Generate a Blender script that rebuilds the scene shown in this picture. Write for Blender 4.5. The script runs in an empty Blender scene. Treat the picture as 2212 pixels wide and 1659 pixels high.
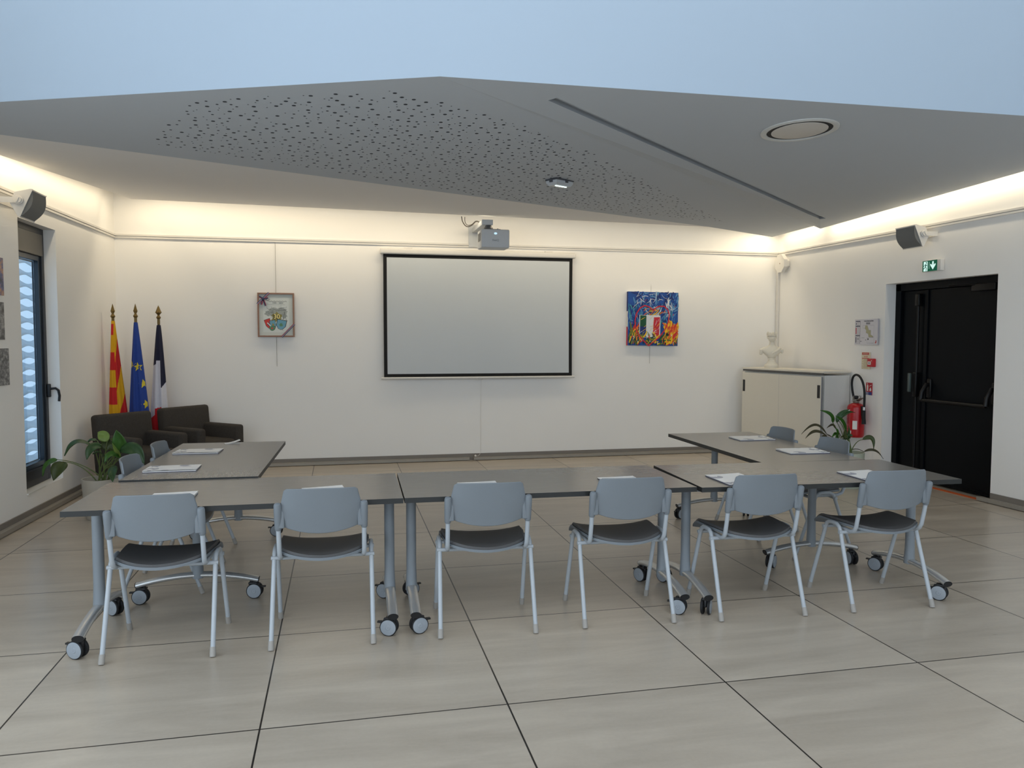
import bpy, bmesh, math, random
from mathutils import Vector, Matrix
random.seed(7)
C = bpy.context.scene.collection
PI = math.pi
# ------------------------------------------------------------------ camera constants (measured from the floor tiles)
CAM_F, CAM_P, CAM_R, CAM_Y, CAM_H = 1680.0, .057388, .001485, .216989, 1.5
def cam_axes():
    cy, sy, cp, sp = math.cos(CAM_Y), math.sin(CAM_Y), math.cos(CAM_P), math.sin(CAM_P)
    f = Vector((sy*cp, cy*cp, -sp)); r = Vector((cy, -sy, 0)); u = r.cross(f)
    c, s = math.cos(CAM_R), math.sin(CAM_R)
    return f, c*r + s*u, -s*r + c*u
AX = cam_axes()
def at(px, py, Y):                      # a photo pixel at depth Y into a point of the room
    d = AX[0]*CAM_F + AX[1]*(px-1106) - AX[2]*(py-829.5)
    return Vector((0, 0, CAM_H)) + d*(Y/d.y)
# ------------------------------------------------------------------ tagging
def tag(o, label=None, cat=None, group=None, kind=None):
    if label: o['label'] = label
    if cat: o['category'] = cat
    if group: o['group'] = group
    if kind: o['kind'] = kind
    return o
def thing(name, label, cat, loc=(0, 0, 0), rz=0.0, group=None):
    o = bpy.data.objects.new(name, None); C.objects.link(o)
    o.location = loc; o.rotation_euler = (0, 0, rz); o.empty_display_size = .1
    return tag(o, label, cat, group)
def copy_tree(o, parent=None):
    c = o.copy(); C.objects.link(c)
    if parent is not None: c.parent = parent
    for ch in list(o.children): copy_tree(ch, c)
    return c
# ------------------------------------------------------------------ materials
def lin(c):
    c /= 255.0
    return c/12.92 if c <= .04045 else ((c+.055)/1.055)**2.4
def rgb(r, g, b): return (lin(r), lin(g), lin(b), 1)
class NT:
    def __init__(s, name):
        s.m = bpy.data.materials.new(name); s.m.use_nodes = True
        s.t = s.m.node_tree; s.b = s.t.nodes['Principled BSDF']; s.out = s.t.nodes['Material Output']
    def n(s, typ, **kw):
        nd = s.t.nodes.new(typ)
        for k, v in kw.items():
            if k.startswith('i_'): nd.inputs[k[2:].replace('_', ' ')].default_value = v
            else: setattr(nd, k, v)
        return nd
    def l(s, a, b): s.t.links.new(a, b)
    def math(s, op, a, b=None, c=None):
        nd = s.n('ShaderNodeMath', operation=op)
        for i, v in enumerate((a, b, c)):
            if v is None: continue
            if isinstance(v, (int, float)): nd.inputs[i].default_value = v
            else: s.l(v, nd.inputs[i])
        return nd.outputs[0]
    def mix(s, fac, a, b):
        nd = s.n('ShaderNodeMix', data_type='RGBA')
        for sock, v in ((nd.inputs['Factor'], fac), (nd.inputs['A'], a), (nd.inputs['B'], b)):
            if isinstance(v, (int, float, tuple)): sock.default_value = v
            else: s.l(v, sock)
        return nd.outputs['Result']
MATS = {}
def mat(name, col, rough=.5, metal=0.0, var=.06, scale=30.0, bump=0.0, spec=.5, stretch=None, coat=0.0):
    if name in MATS: return MATS[name]
    k = NT(name); b = k.b
    tc = k.n('ShaderNodeTexCoord'); src = tc.outputs['Object']
    if stretch:
        mp = k.n('ShaderNodeMapping'); mp.inputs['Scale'].default_value = stretch
        k.l(src, mp.inputs['Vector']); src = mp.outputs['Vector']
    nz = k.n('ShaderNodeTexNoise', i_Scale=scale, i_Detail=4.0); k.l(src, nz.inputs['Vector'])
    lo = tuple(max(0, c*(1-var)) for c in col[:3]) + (1,); hi = tuple(min(1, c*(1+var)) for c in col[:3]) + (1,)
    k.l(k.mix(nz.outputs['Fac'], lo, hi), b.inputs['Base Color'])
    b.inputs['Roughness'].default_value = rough; b.inputs['Metallic'].default_value = metal
    b.inputs['Specular IOR Level'].default_value = spec
    if coat: b.inputs['Coat Weight'].default_value = coat
    if bump:
        bp = k.n('ShaderNodeBump', i_Strength=bump, i_Distance=.01); k.l(nz.outputs['Fac'], bp.inputs['Height'])
        k.l(bp.outputs['Normal'], b.inputs['Normal'])
    MATS[name] = k.m
    return k.m
def emit(name, col, strength):
    if name in MATS: return MATS[name]
    k = NT(name); e = k.n('ShaderNodeEmission', i_Strength=strength); e.inputs['Color'].default_value = col
    k.l(e.outputs[0], k.out.inputs['Surface']); MATS[name] = k.m
    return k.m
WALL = mat('wall_paint', rgb(245, 243, 239), .85, var=.012, scale=3, spec=.2)
BULK = mat('bulkhead_daylight_blue', rgb(192, 210, 228), .9, var=.012, scale=2, spec=.15)  # blue tint of the daylight is put into this colour
CEIL_WHITE = mat('ceiling_white', rgb(244, 242, 240), .9, var=.012, scale=3, spec=.1)
CEIL_SHADED = mat('ceiling_white_shaded', rgb(198, 203, 208), .9, var=.012, scale=3, spec=.1)  # white ceiling paint darkened to blue-grey, its shade put into the colour
HOLE = mat('perforation_shade', rgb(62, 66, 72), .95)  # flat dark discs, the shade of the hole cavities painted in
WHITE = mat('white_lacquer', rgb(226, 224, 218), .45, var=.02)
WHITE_PL = mat('white_plastic', rgb(222, 219, 213), .4, var=.02)
GREY_PL = mat('chair_plastic', rgb(118, 125, 131), .5, var=.03, scale=220, bump=.02)
GREY_MET = mat('chair_tube_paint', rgb(172, 179, 185), .35, var=.03)
SEAT_FAB = mat('seat_fabric', rgb(78, 78, 79), .6, var=.18, scale=400, bump=.1)
TAB_MET = mat('table_frame_paint', rgb(132, 139, 145), .35, var=.03)
TAB_ALU = mat('table_foot_aluminium', rgb(196, 197, 197), .3, metal=.65, var=.05)
BLACK_PL = mat('black_plastic', rgb(26, 27, 30), .45, var=.1)
RUBBER = mat('black_rubber', rgb(22, 23, 26), .7, var=.1)
HUB = mat('caster_hub_grey', rgb(150, 157, 164), .45, var=.03)
CAP = mat('chair_foot_cap', rgb(158, 154, 148), .6)
EDGE = mat('tabletop_edge', rgb(32, 34, 34), .5, var=.08)
def m_top():
    k = NT('tabletop_laminate'); b = k.b
    tc = k.n('ShaderNodeTexCoord'); mp = k.n('ShaderNodeMapping'); mp.inputs['Scale'].default_value = (2.2, 22, 8)
    k.l(tc.outputs['Object'], mp.inputs['Vector'])
    n1 = k.n('ShaderNodeTexNoise', i_Scale=3.0, i_Detail=8.0, i_Roughness=.65); k.l(mp.outputs[0], n1.inputs['Vector'])
    n2 = k.n('ShaderNodeTexNoise', i_Scale=6.0, i_Detail=3.0); k.l(mp.outputs[0], n2.inputs['Vector'])
    c1 = k.mix(n1.outputs['Fac'], rgb(110, 105, 99), rgb(127, 121, 114))
    c2 = k.mix(.06, c1, k.mix(n2.outputs['Fac'], rgb(70, 66, 62), rgb(150, 144, 136)))
    k.l(c2, b.inputs['Base Color']); b.inputs['Roughness'].default_value = .24
    return k.m
TOP = m_top()
def m_floor():
    k = NT('floor_tiles'); b = k.b
    s, ox, oy, gw = .97635, .65686, 3.05175, .0036
    tc = k.n('ShaderNodeTexCoord'); sp = k.n('ShaderNodeSeparateXYZ'); k.l(tc.outputs['Object'], sp.inputs[0])
    cells, ds = [], []
    for o, off in ((sp.outputs[0], ox), (sp.outputs[1], oy)):
        q = k.math('DIVIDE', k.math('SUBTRACT', o, off), s)
        cells.append(k.math('FLOOR', q)); f = k.math('FRACT', q)
        ds.append(k.math('MINIMUM', f, k.math('SUBTRACT', 1.0, f)))
    grout = k.math('LESS_THAN', k.math('MINIMUM', ds[0], ds[1]), gw/s)
    cv = k.n('ShaderNodeCombineXYZ'); k.l(cells[0], cv.inputs[0]); k.l(cells[1], cv.inputs[1])
    wn = k.n('ShaderNodeTexWhiteNoise', noise_dimensions='2D'); k.l(cv.outputs[0], wn.inputs['Vector'])
    off = k.n('ShaderNodeVectorMath', operation='MULTIPLY_ADD')
    k.l(wn.outputs['Color'], off.inputs[0]); off.inputs[1].default_value = (30, 30, 30); k.l(tc.outputs['Object'], off.inputs[2])
    mp = k.n('ShaderNodeMapping'); mp.inputs['Scale'].default_value = (.55, 3.4, 1); mp.inputs['Rotation'].default_value = (0, 0, .06)
    k.l(off.outputs[0], mp.inputs['Vector'])
    n1 = k.n('ShaderNodeTexNoise', i_Scale=1.9, i_Detail=9.0, i_Roughness=.62, i_Distortion=.6); k.l(mp.outputs[0], n1.inputs['Vector'])
    n2 = k.n('ShaderNodeTexNoise', i_Scale=55.0, i_Detail=5.0); k.l(tc.outputs['Object'], n2.inputs['Vector'])
    rp = k.n('ShaderNodeValToRGB'); k.l(n1.outputs['Fac'], rp.inputs['Fac'])
    e = rp.color_ramp.elements; e[0].position = .3; e[0].color = rgb(166, 154, 138); e[1].position = .72; e[1].color = rgb(194, 182, 165)
    x = e.new(.5); x.color = rgb(180, 168, 152)
    c1 = k.mix(.10, rp.outputs[0], k.mix(n2.outputs['Fac'], rgb(120, 115, 107), rgb(216, 209, 197)))
    tint = k.n('ShaderNodeMix', data_type='RGBA', blend_type='MULTIPLY'); tint.inputs['Factor'].default_value = 1
    k.l(c1, tint.inputs['A'])
    mr = k.n('ShaderNodeMapRange'); k.l(wn.outputs['Value'], mr.inputs['Value']); mr.inputs['To Min'].default_value = .95; mr.inputs['To Max'].default_value = 1.04
    k.l(mr.outputs[0], tint.inputs['B'])
    k.l(k.mix(grout, tint.outputs['Result'], rgb(40, 36, 32)), b.inputs['Base Color'])
    rr = k.n('ShaderNodeMapRange'); k.l(n1.outputs['Fac'], rr.inputs['Value']); rr.inputs['To Min'].default_value = .24; rr.inputs['To Max'].default_value = .36
    k.l(rr.outputs[0], b.inputs['Roughness']); b.inputs['Specular IOR Level'].default_value = .5
    return k.m
FLOOR = m_floor()
SKIRT = mat('skirting_tile', rgb(128, 121, 113), .5, var=.12, scale=6, stretch=(.6, .6, 8))
CONDUIT = mat('conduit_aluminium', rgb(158, 152, 142), .45, metal=.2, var=.05, scale=5)
def m_glass(name, tint, refl=.06):
    k = NT(name); tr = k.n('ShaderNodeBsdfTransparent'); tr.inputs[0].default_value = tint
    gl = k.n('ShaderNodeBsdfGlossy', i_Roughness=.02); fr = k.n('ShaderNodeFresnel', i_IOR=1.45)
    ge = k.n('ShaderNodeNewGeometry'); mx = k.n('ShaderNodeMixShader'); k.l(k.math('MULTIPLY', fr.outputs[0], k.math('SUBTRACT', 1.0, ge.outputs['Backfacing'])), mx.inputs[0]); k.l(tr.outputs[0], mx.inputs[1]); k.l(gl.outputs[0], mx.inputs[2])
    k.l(mx.outputs[0], k.out.inputs['Surface']); return k.m
GLASS = m_glass('window_glass', (.80, .90, .97, 1))
ALU_BLACK = mat('black_anodised_frame', rgb(30, 32, 35), .4, var=.08)
ALU_BRONZE = mat('bronze_shutter_box', rgb(104, 98, 88), .45, var=.06)
DOORM = mat('black_door_paint', rgb(10, 14, 18), .4, var=.1, scale=6, spec=.1)
DOORM2 = mat('black_door_hardware', rgb(9, 9, 10), .4, var=.1, spec=.25)
# ------------------------------------------------------------------ mesh collector
def rotm(rx=0, ry=0, rz=0): return Matrix.Rotation(rz, 3, 'Z') @ Matrix.Rotation(ry, 3, 'Y') @ Matrix.Rotation(rx, 3, 'X')
class MB:
    def __init__(s): s.v, s.f, s.m = [], [], []
    def add(s, vs, fs, mi=0, M=None, t=(0, 0, 0)):
        o = len(s.v); t = Vector(t)
        for p in vs:
            p = Vector(p)
            if M is not None: p = M @ p
            s.v.append(tuple(p+t))
        for i, f in enumerate(fs):
            s.f.append(tuple(a+o for a in f)); s.m.append(mi[i] if isinstance(mi, list) else mi)
        return s
    def box(s, c, d, mi=0, M=None):
        x, y, z = d[0]/2, d[1]/2, d[2]/2
        vs = [(-x,-y,-z),(x,-y,-z),(x,y,-z),(-x,y,-z),(-x,-y,z),(x,-y,z),(x,y,z),(-x,y,z)]
        return s.add(vs, [(3,2,1,0),(4,5,6,7),(0,1,5,4),(1,2,6,5),(2,3,7,6),(3,0,4,7)], mi, M, c)
    def rbox(s, c, d, r, mi=0, M=None, seg=3):
        bm = bmesh.new(); bmesh.ops.create_cube(bm, size=1)
        bmesh.ops.scale(bm, vec=d, verts=bm.verts)
        bmesh.ops.bevel(bm, geom=bm.edges[:] + bm.verts[:], offset=r, segments=seg, profile=.5, affect='EDGES')
        bm.verts.index_update()
        s.add([v.co.copy() for v in bm.verts], [tuple(v.index for v in f.verts) for f in bm.faces], mi, M, c); bm.free()
        return s
    def quad(s, a, b, c, d, mi=0): return s.add([a, b, c, d], [(0, 1, 2, 3)], mi)
    def poly(s, pts, mi=0): return s.add(pts, [tuple(range(len(pts)))], mi)
    def prism(s, pts, n, mi=0, side=None):      # planar polygon pts extruded along the vector n
        n = Vector(n); k = len(pts); side = mi if side is None else side
        vs = [Vector(p) for p in pts] + [Vector(p)+n for p in pts]
        s.add(vs, [tuple(range(k))[::-1], tuple(range(k, 2*k))], mi)
        return s.add(vs, [(i, (i+1) % k, k+(i+1) % k, k+i) for i in range(k)], side)
    def tube(s, path, r, n=12, mi=0, caps=True, sx=1.0, sy=1.0, up=None):
        P = [Vector(p) for p in path]; k = len(P); R = r if isinstance(r, (list, tuple)) else [r]*k
        T = [(P[min(i+1, k-1)]-P[max(i-1, 0)]).normalized() for i in range(k)]
        a = Vector(up) if up else (Vector((0, 0, 1)) if abs(T[0].z) < .9 else Vector((1, 0, 0)))
        vs, fs = [], []
        for i in range(k):
            b1 = a.cross(T[i]); b1.normalize(); b2 = T[i].cross(b1); b2.normalize()
            if not up: a = b2
            for j in range(n):
                t = 2*PI*j/n; vs.append(P[i] + b1*math.cos(t)*R[i]*sx + b2*math.sin(t)*R[i]*sy)
        for i in range(k-1):
            for j in range(n): fs.append((i*n+j, i*n+(j+1) % n, (i+1)*n+(j+1) % n, (i+1)*n+j))
        if caps: fs += [tuple(range(n))[::-1], tuple(range((k-1)*n, k*n))]
        return s.add(vs, fs, mi)
    def lathe(s, prof, n=24, c=(0, 0, 0), mi=0, M=None, caps=True):
        vs, fs = [], []; k = len(prof)
        for r, z in prof:
            for j in range(n):
                t = 2*PI*j/n; vs.append((r*math.cos(t), r*math.sin(t), z))
        for i in range(k-1):
            for j in range(n): fs.append((i*n+j, i*n+(j+1) % n, (i+1)*n+(j+1) % n, (i+1)*n+j))
        if caps: fs += [tuple(range(n))[::-1], tuple(range((k-1)*n, k*n))]
        return s.add(vs, fs, mi, M, c)
    def grid(s, fn, nu, nv, mi=0, two=None):    # fn(u,v), u,v in 0..1; two = fn of the other side -> closed shell
        def pts(f): return [f(i/nu, j/nv) for j in range(nv+1) for i in range(nu+1)]
        def id_(i, j): return j*(nu+1)+i
        fs = [(id_(i, j), id_(i+1, j), id_(i+1, j+1), id_(i, j+1)) for j in range(nv) for i in range(nu)]
        mm = [mi((i+.5)/nu, (j+.5)/nv) for j in range(nv) for i in range(nu)] if callable(mi) else mi
        if two is None: return s.add(pts(fn), fs, mm)
        N = (nu+1)*(nv+1); vs = pts(fn) + pts(two)
        f2 = fs + [tuple(a+N for a in reversed(f)) for f in fs]
        ring = [id_(i, 0) for i in range(nu)] + [id_(nu, j) for j in range(nv)] + [id_(i, nv) for i in range(nu, 0, -1)] + [id_(0, j) for j in range(nv, 0, -1)]
        L = len(ring); f2 += [(ring[(q+1) % L], ring[q], ring[q]+N, ring[(q+1) % L]+N) for q in range(L)]
        if isinstance(mm, list): mm = mm + mm + [mm[0]]*L
        return s.add(vs, f2, mm)
    def build(s, name, mats, parent=None, smooth=True, ang=38, bevel=0, seg=2, loc=None, rz=0):
        me = bpy.data.meshes.new(name); me.from_pydata(s.v, [], s.f)
        if not isinstance(mats, (list, tuple)): mats = [mats]
        for m in mats: me.materials.append(m)
        me.polygons.foreach_set('material_index', s.m)
        me.validate(); me.update()
        bm = bmesh.new(); bm.from_mesh(me); bmesh.ops.recalc_face_normals(bm, faces=bm.faces); bm.to_mesh(me); bm.free()
        if smooth: me.shade_smooth(); me.set_sharp_from_angle(angle=math.radians(ang))
        o = bpy.data.objects.new(name, me); C.objects.link(o)
        if parent is not None: o.parent = parent
        if loc is not None: o.location = loc
        if rz: o.rotation_euler = (0, 0, rz)
        if bevel:
            b = o.modifiers.new('edge', 'BEVEL'); b.width = bevel; b.segments = seg; b.limit_method = 'ANGLE'; b.angle_limit = math.radians(40)
        return o
def struct(mb, name, mats, parent=None, **kw):
    o = mb.build(name, mats, parent, **kw)
    if parent is None: o['kind'] = 'structure'
    return o
def text_mesh(txt, size, name, m, parent, M, bold=.0, align='CENTER', extrude=.0004):
    cu = bpy.data.curves.new(name, 'FONT'); cu.body = txt; cu.size = size; cu.align_x = align; cu.align_y = 'CENTER'; cu.extrude = extrude; cu.offset = bold
    to = bpy.data.objects.new(name+'_curve', cu); C.objects.link(to)
    dg = bpy.context.evaluated_depsgraph_get(); dg.update()
    me = bpy.data.meshes.new_from_object(to.evaluated_get(dg)); bpy.data.objects.remove(to); bpy.data.curves.remove(cu)
    me.transform(M); me.materials.clear(); me.materials.append(m)
    o = bpy.data.objects.new(name, me); C.objects.link(o); o.parent = parent
    return o
def arc(c, r, a0, a1, n): return [(c[0]+r*math.cos(a0+(a1-a0)*i/n), c[1]+r*math.sin(a0+(a1-a0)*i/n)) for i in range(n+1)]
def bez(p0, p1, p2, n):                 # quadratic through p1 at t=.5
    p0, p1, p2 = Vector(p0), Vector(p1), Vector(p2); c = 2*p1-.5*(p0+p2)
    return [(1-t)**2*p0 + 2*t*(1-t)*c + t*t*p2 for t in [i/n for i in range(n+1)]]
# ================================================================== SETTING
YB, YF, ZT = 9.5, -3.2, 5.2
def lwx(y): return -2.45 + (y-9.5)/30.0           # left wall, leans outwards by 2 degrees towards the viewer
def rwx(y): return 5.75 - (y-9.5)*.11/3.7
struct(MB().box((1.6, 3.15, -.05), (11.2, 13.3, .1)), 'floor', FLOOR, smooth=False)
struct(MB().box((1.65, YB+.125, 2.6), (9.4, .25, 5.4)), 'wall_back', WALL, smooth=False)
# left wall with a window opening
WY0, WY1, WZ0, WZ1 = 7.045, 7.82, .222, 2.478
def wall_pieces(fx, y0, y1, holes, th, sgn):
    mb = MB()
    def slab(ya, yb, za, zb):
        a, b = Vector((fx(ya), ya, 0)), Vector((fx(yb), yb, 0)); n = Vector((sgn*th, 0, 0))
        mb.prism([a+Vector((0,0,za)), b+Vector((0,0,za)), b+Vector((0,0,zb)), a+Vector((0,0,zb))], n)
    ha, hb, za, zb = holes
    slab(y0, ha, 0, ZT); slab(hb, y1, 0, ZT)
    if za > 0: slab(ha, hb, 0, za)
    slab(ha, hb, zb, ZT)
    return mb
struct(wall_pieces(lwx, 4.3, YB, (WY0, WY1, WZ0, WZ1), .15, -1), 'wall_left', WALL, smooth=False)
struct(wall_pieces(lwx, YF, 4.3, (-2.6, 3.7, .12, 2.7), .15, -1), 'wall_left_glazed', WALL, smooth=False)
g3 = MB()
for y in (-2.57, -.5, 1.6, 3.67): g3.prism([(lwx(y)-.04, y-.03, .12), (lwx(y)-.04, y+.03, .12), (lwx(y)-.04, y+.03, 2.7), (lwx(y)-.04, y-.03, 2.7)], (-.06, 0, 0))
for z in (.12, 2.64): g3.prism([(lwx(-2.6)-.04, -2.6, z), (lwx(3.7)-.04, 3.7, z), (lwx(3.7)-.04, 3.7, z+.06), (lwx(-2.6)-.04, -2.6, z+.06)], (-.06, 0, 0))
w3 = struct(g3, 'window_3', ALU_BLACK, smooth=False)
g4 = MB(); g4.quad((lwx(-2.6)-.07, -2.6, .12), (lwx(3.7)-.07, 3.7, .12), (lwx(3.7)-.07, 3.7, 2.7), (lwx(-2.6)-.07, -2.6, 2.7)); struct(g4, 'pane', GLASS, parent=w3, smooth=False)
DY0, DY1, DZ1 = 6.005, 7.445, 2.105
struct(wall_pieces(rwx, YF, YB, (DY0, DY1, 0, DZ1), .3, 1), 'wall_right', WALL, smooth=False)
# front wall (behind the viewer) with a tall glazed front
fw = MB()
fw.box((-2.5, YF-.1, 2.6), (1.2, .2, 5.2)); fw.box((5.9, YF-.1, 2.6), (1.2, .2, 5.2)); fw.box((1.7, YF-.1, .15), (7.2, .2, .3)); fw.box((1.7, YF-.1, 5.1), (7.2, .2, .2))
struct(fw, 'wall_front', WALL, smooth=False)
gf = MB()
for x in (-1.85, -.1, 1.7, 3.5, 5.25): gf.box((x, YF-.1, 2.65), (.06, .08, 4.7))
for z in (.33, 2.6, 4.97): gf.box((1.7, YF-.1, z), (7.1, .08, .06))
w2 = struct(gf, 'window_2', ALU_BLACK, smooth=False)
struct(MB().box((1.7, YF-.1, 2.65), (7.1, .01, 4.6)), 'pane', GLASS, parent=w2, smooth=False)
# ---- ceilings
cA, cB, cG, cD = Vector((-2.173,9.15,3.001)), Vector((-2.406,6.42,2.834)), Vector((-2.061,5.509,2.771)), Vector((4.294,8.62,2.839))
cL, cE, cC2, cR1 = Vector((-1.814,4.865,2.80)), Vector((5.564,9.35,2.849)), Vector((5.629,8.525,2.88)), Vector((5.633,8.398,2.829))
cR2, cAp, cRb = Vector((5.715,5.634,2.939)), Vector((.53,4.191,2.89)), Vector((4.375,4.329,2.962))
dl = (cL-cAp)/(cL.x-cAp.x); cL2 = cAp + dl*(-2.66-cAp.x)           # the step edge runs on to both side walls
dr = (cRb-cAp)/(cRb.x-cAp.x); cR3 = cAp + dr*(5.93-cAp.x)
dg_ = (cG-cD)/(cG.x-cD.x); cG2 = cD + dg_*(-2.60-cD.x)
TH = Vector((0, 0, .03))
cw = MB(); cw.prism([cA, cB, cG2, cG, cD], TH); struct(cw, 'ceiling_sloped', CEIL_WHITE, smooth=False)
cg = MB(); cg.prism([cD, cG, cG2, cL2, cL, cAp, cC2, cE], TH*.999, 0)
# perforated field: three hole sizes scattered in the panel
nA = Vector((.028, -.035, -.999)).normalized()
def zA(x, y): return cAp.z - (nA.x*(x-cAp.x)+nA.y*(y-cAp.y))/nA.z
perf = [(-1.2,5.63), (-.81,4.72), (.3,4.42), (1.01,4.83), (1.95,5.69), (4.28,8.26), (4.27,8.44), (1.37,7.14), (-.11,6.25)]
def inside(x, y, P):
    c = False; j = len(P)-1
    for i in range(len(P)):
        (xi, yi), (xj, yj) = P[i], P[j]
        if (yi > y) != (yj > y) and x < (xj-xi)*(y-yi)/(yj-yi)+xi: c = not c
        j = i
    return c
rd = random.Random(3)
taken = {}
def scatter(n, r, gap):
    cell = .05
    for _ in range(n):
        x, y = rd.uniform(-1.3, 4.4), rd.uniform(4.35, 8.5)
        if not inside(x, y, perf): continue
        kx, ky = int(x//cell), int(y//cell); ok = True
        for a in range(kx-2, kx+3):
            for b in range(ky-2, ky+3):
                for (qx, qy, qr) in taken.get((a, b), ()):
                    if (qx-x)**2+(qy-y)**2 < (qr+r+gap)**2: ok = False
        if not ok: continue
        taken.setdefault((kx, ky), []).append((x, y, r))
        k = 10
        cg.add([(x+r*math.cos(2*PI*i/k), y+r*math.sin(2*PI*i/k), zA(x+r*math.cos(2*PI*i/k), y+r*math.sin(2*PI*i/k))-.0012) for i in range(k)], [tuple(range(k))[::-1]], 1)
scatter(3000, .0125, .045); scatter(4200, .0085, .026); scatter(4200, .0048, .020)
struct(cg, 'ceiling_perforated', [CEIL_SHADED, HOLE], smooth=False)
# right-hand panel with the recessed slot
nB = Vector((.02, -.039, -.999)).normalized()
def zB(x, y): return cR1.z - (nB.x*(x-cR1.x)+nB.y*(y-cR1.y))/nB.z
cb = MB()
s0, s1 = Vector((1.22, 4.452, 0)), Vector((5.26, 7.80, 0)); sd = (s1-s0).normalized(); sn = Vector((sd.y, -sd.x, 0)); hw = .032
def onB(p): return Vector((p.x, p.y, zB(p.x, p.y)))
q = [onB(p) for p in (s0-sn*hw, s1-sn*hw, s1+sn*hw, s0+sn*hw)]
def cbpoly(pts): cb.prism(pts, TH)
cbpoly([cAp, cC2, cR1, q[1], q[0]]); cbpoly([cR1, cR2, cR3, cRb, q[3], q[2]]); cbpoly([q[1], cR1, q[2]]); cbpoly([cAp, q[0], q[3], cRb])
up = Vector((0, 0, .032))
cb.quad(q[0], q[1], q[1]+up, q[0]+up); cb.quad(q[2], q[3], q[3]+up, q[2]+up); cb.quad(q[0], q[3], q[3]+up, q[0]+up); cb.quad(q[1], q[2], q[2]+up, q[1]+up)
cb.quad(q[0]+up, q[1]+up, q[2]+up, q[3]+up)
struct(cb, 'ceiling_panel', CEIL_SHADED, smooth=False)
# high bulkhead above the step, plenum slab above the low ceiling, high ceiling over the viewer
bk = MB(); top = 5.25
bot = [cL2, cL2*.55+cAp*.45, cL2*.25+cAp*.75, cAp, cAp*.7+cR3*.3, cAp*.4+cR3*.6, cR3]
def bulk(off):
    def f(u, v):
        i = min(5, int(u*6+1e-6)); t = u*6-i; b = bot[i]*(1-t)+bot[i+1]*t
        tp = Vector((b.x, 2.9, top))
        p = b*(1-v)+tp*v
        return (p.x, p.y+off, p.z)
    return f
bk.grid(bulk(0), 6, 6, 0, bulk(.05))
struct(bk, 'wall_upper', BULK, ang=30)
struct(MB().box((1.6, 7.2, 3.45), (9.2, 4.9, .1)), 'ceiling_plenum', CEIL_WHITE, smooth=False)
struct(MB().box((1.6, -.1, 5.25), (9.4, 6.3, .1)), 'ceiling_high', CEIL_WHITE, smooth=False)
# ---- baseboards, conduits, picture rails, corner trunking
def run(name, fx, y0, y1, d, z0, z1, sgn, m, extra=0.0, groove=False):
    mb = MB(); a, b = Vector((fx(y0)+sgn*extra, y0, z0)), Vector((fx(y1)+sgn*extra, y1, z0)); n = Vector((sgn*d, 0, 0)); h = Vector((0, 0, z1-z0))
    if not groove: mb.prism([a, b, b+h, a+h], n)
    else:
        mb.prism([a+h*.55, b+h*.55, b+h, a+h], n); mb.prism([a, b, b+h*.38, a+h*.38], n*.9); mb.prism([a+h*.3, b+h*.3, b+h*.6, a+h*.6], n*.25)
    return struct(mb, name, m, smooth=False)
run('baseboard_left', lwx, YF, YB, .012, 0, .085, 1, SKIRT)
run('baseboard_right', rwx, YF, DY0-.01, .012, 0, .09, -1, SKIRT)
struct(MB().box((5.8, 7.47, .045), (.02, .05, .09)).prism([(rwx(7.47), 7.47, 0), (rwx(YB), YB, 0), (rwx(YB), YB, .085), (rwx(7.47), 7.47, .085)], (-.012, 0, 0)), 'baseboard_door', SKIRT, smooth=False)
struct(MB().box((1.65, YB-.006, .041), (8.15, .012, .082)), 'baseboard_back', SKIRT, smooth=False)
run('trim_1', lwx, YF, YB-.06, .045, .006, .04, 1, CONDUIT, extra=.012)
run('trim_2', rwx, YF, 6.1, .045, .006, .04, -1, CONDUIT, extra=.012)
t3 = MB(); t3.box((-.435, YB-.035, .023), (3.96, .045, .034)); t3.box((3.66, YB-.035, .023), (4.12, .045, .034)); struct(t3, 'trim_3', CONDUIT, smooth=False)
RZ = 2.622
run('trim_4', lwx, YF, YB, .02, RZ, RZ+.045, 1, WHITE_PL, groove=True)
run('trim_5', rwx, YF, YB, .02, RZ, RZ+.045, -1, WHITE_PL, groove=True)
t6 = MB(); t6.box((1.65, YB-.01, RZ+.035), (8.2, .02, .02)); t6.box((1.65, YB-.009, RZ+.009), (8.2, .018, .017)); t6.box((1.65, YB-.0025, RZ+.02), (8.2, .005, .03)); struct(t6, 'trim_6', WHITE_PL, smooth=False)
struct(MB().box((5.735, YB-.03, 1.32), (.028, .045, 2.6)), 'trim_7', WHITE_PL, smooth=False, bevel=.003)
# ---- window
wi = bpy.data.objects.new('window_1', None); C.objects.link(wi); wi['kind'] = 'structure'; wi.location = (0, 0, 0)
FX = -2.635                                                            # plane of the window frame inside the reveal
yc, zc = (WY0+WY1)/2, (WZ0+WZ1)/2
def ring(mb, x, y0, y1, z0, z1, w, d, mi=0):
    mb.box((x, y0+w/2, (z0+z1)/2), (d, w, z1-z0), mi); mb.box((x, y1-w/2, (z0+z1)/2), (d, w, z1-z0), mi)
    mb.box((x, (y0+y1)/2, z0+w/2), (d, y1-y0-2*w, w), mi); mb.box((x, (y0+y1)/2, z1-w/2), (d, y1-y0-2*w, w), mi)
mb = MB(); ring(mb, FX, WY0, WY1, WZ0+.005, WZ1, .055, .06); mb.box((FX, yc, WZ0+.10), (.066, .66, .09)); mb.build('frame', ALU_BLACK, wi, smooth=False, bevel=.004)
MB().box((FX+.01, yc, WZ1-.15), (.06, .665, .19)).build('shutter_box', ALU_BRONZE, wi, smooth=False, bevel=.004)
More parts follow.
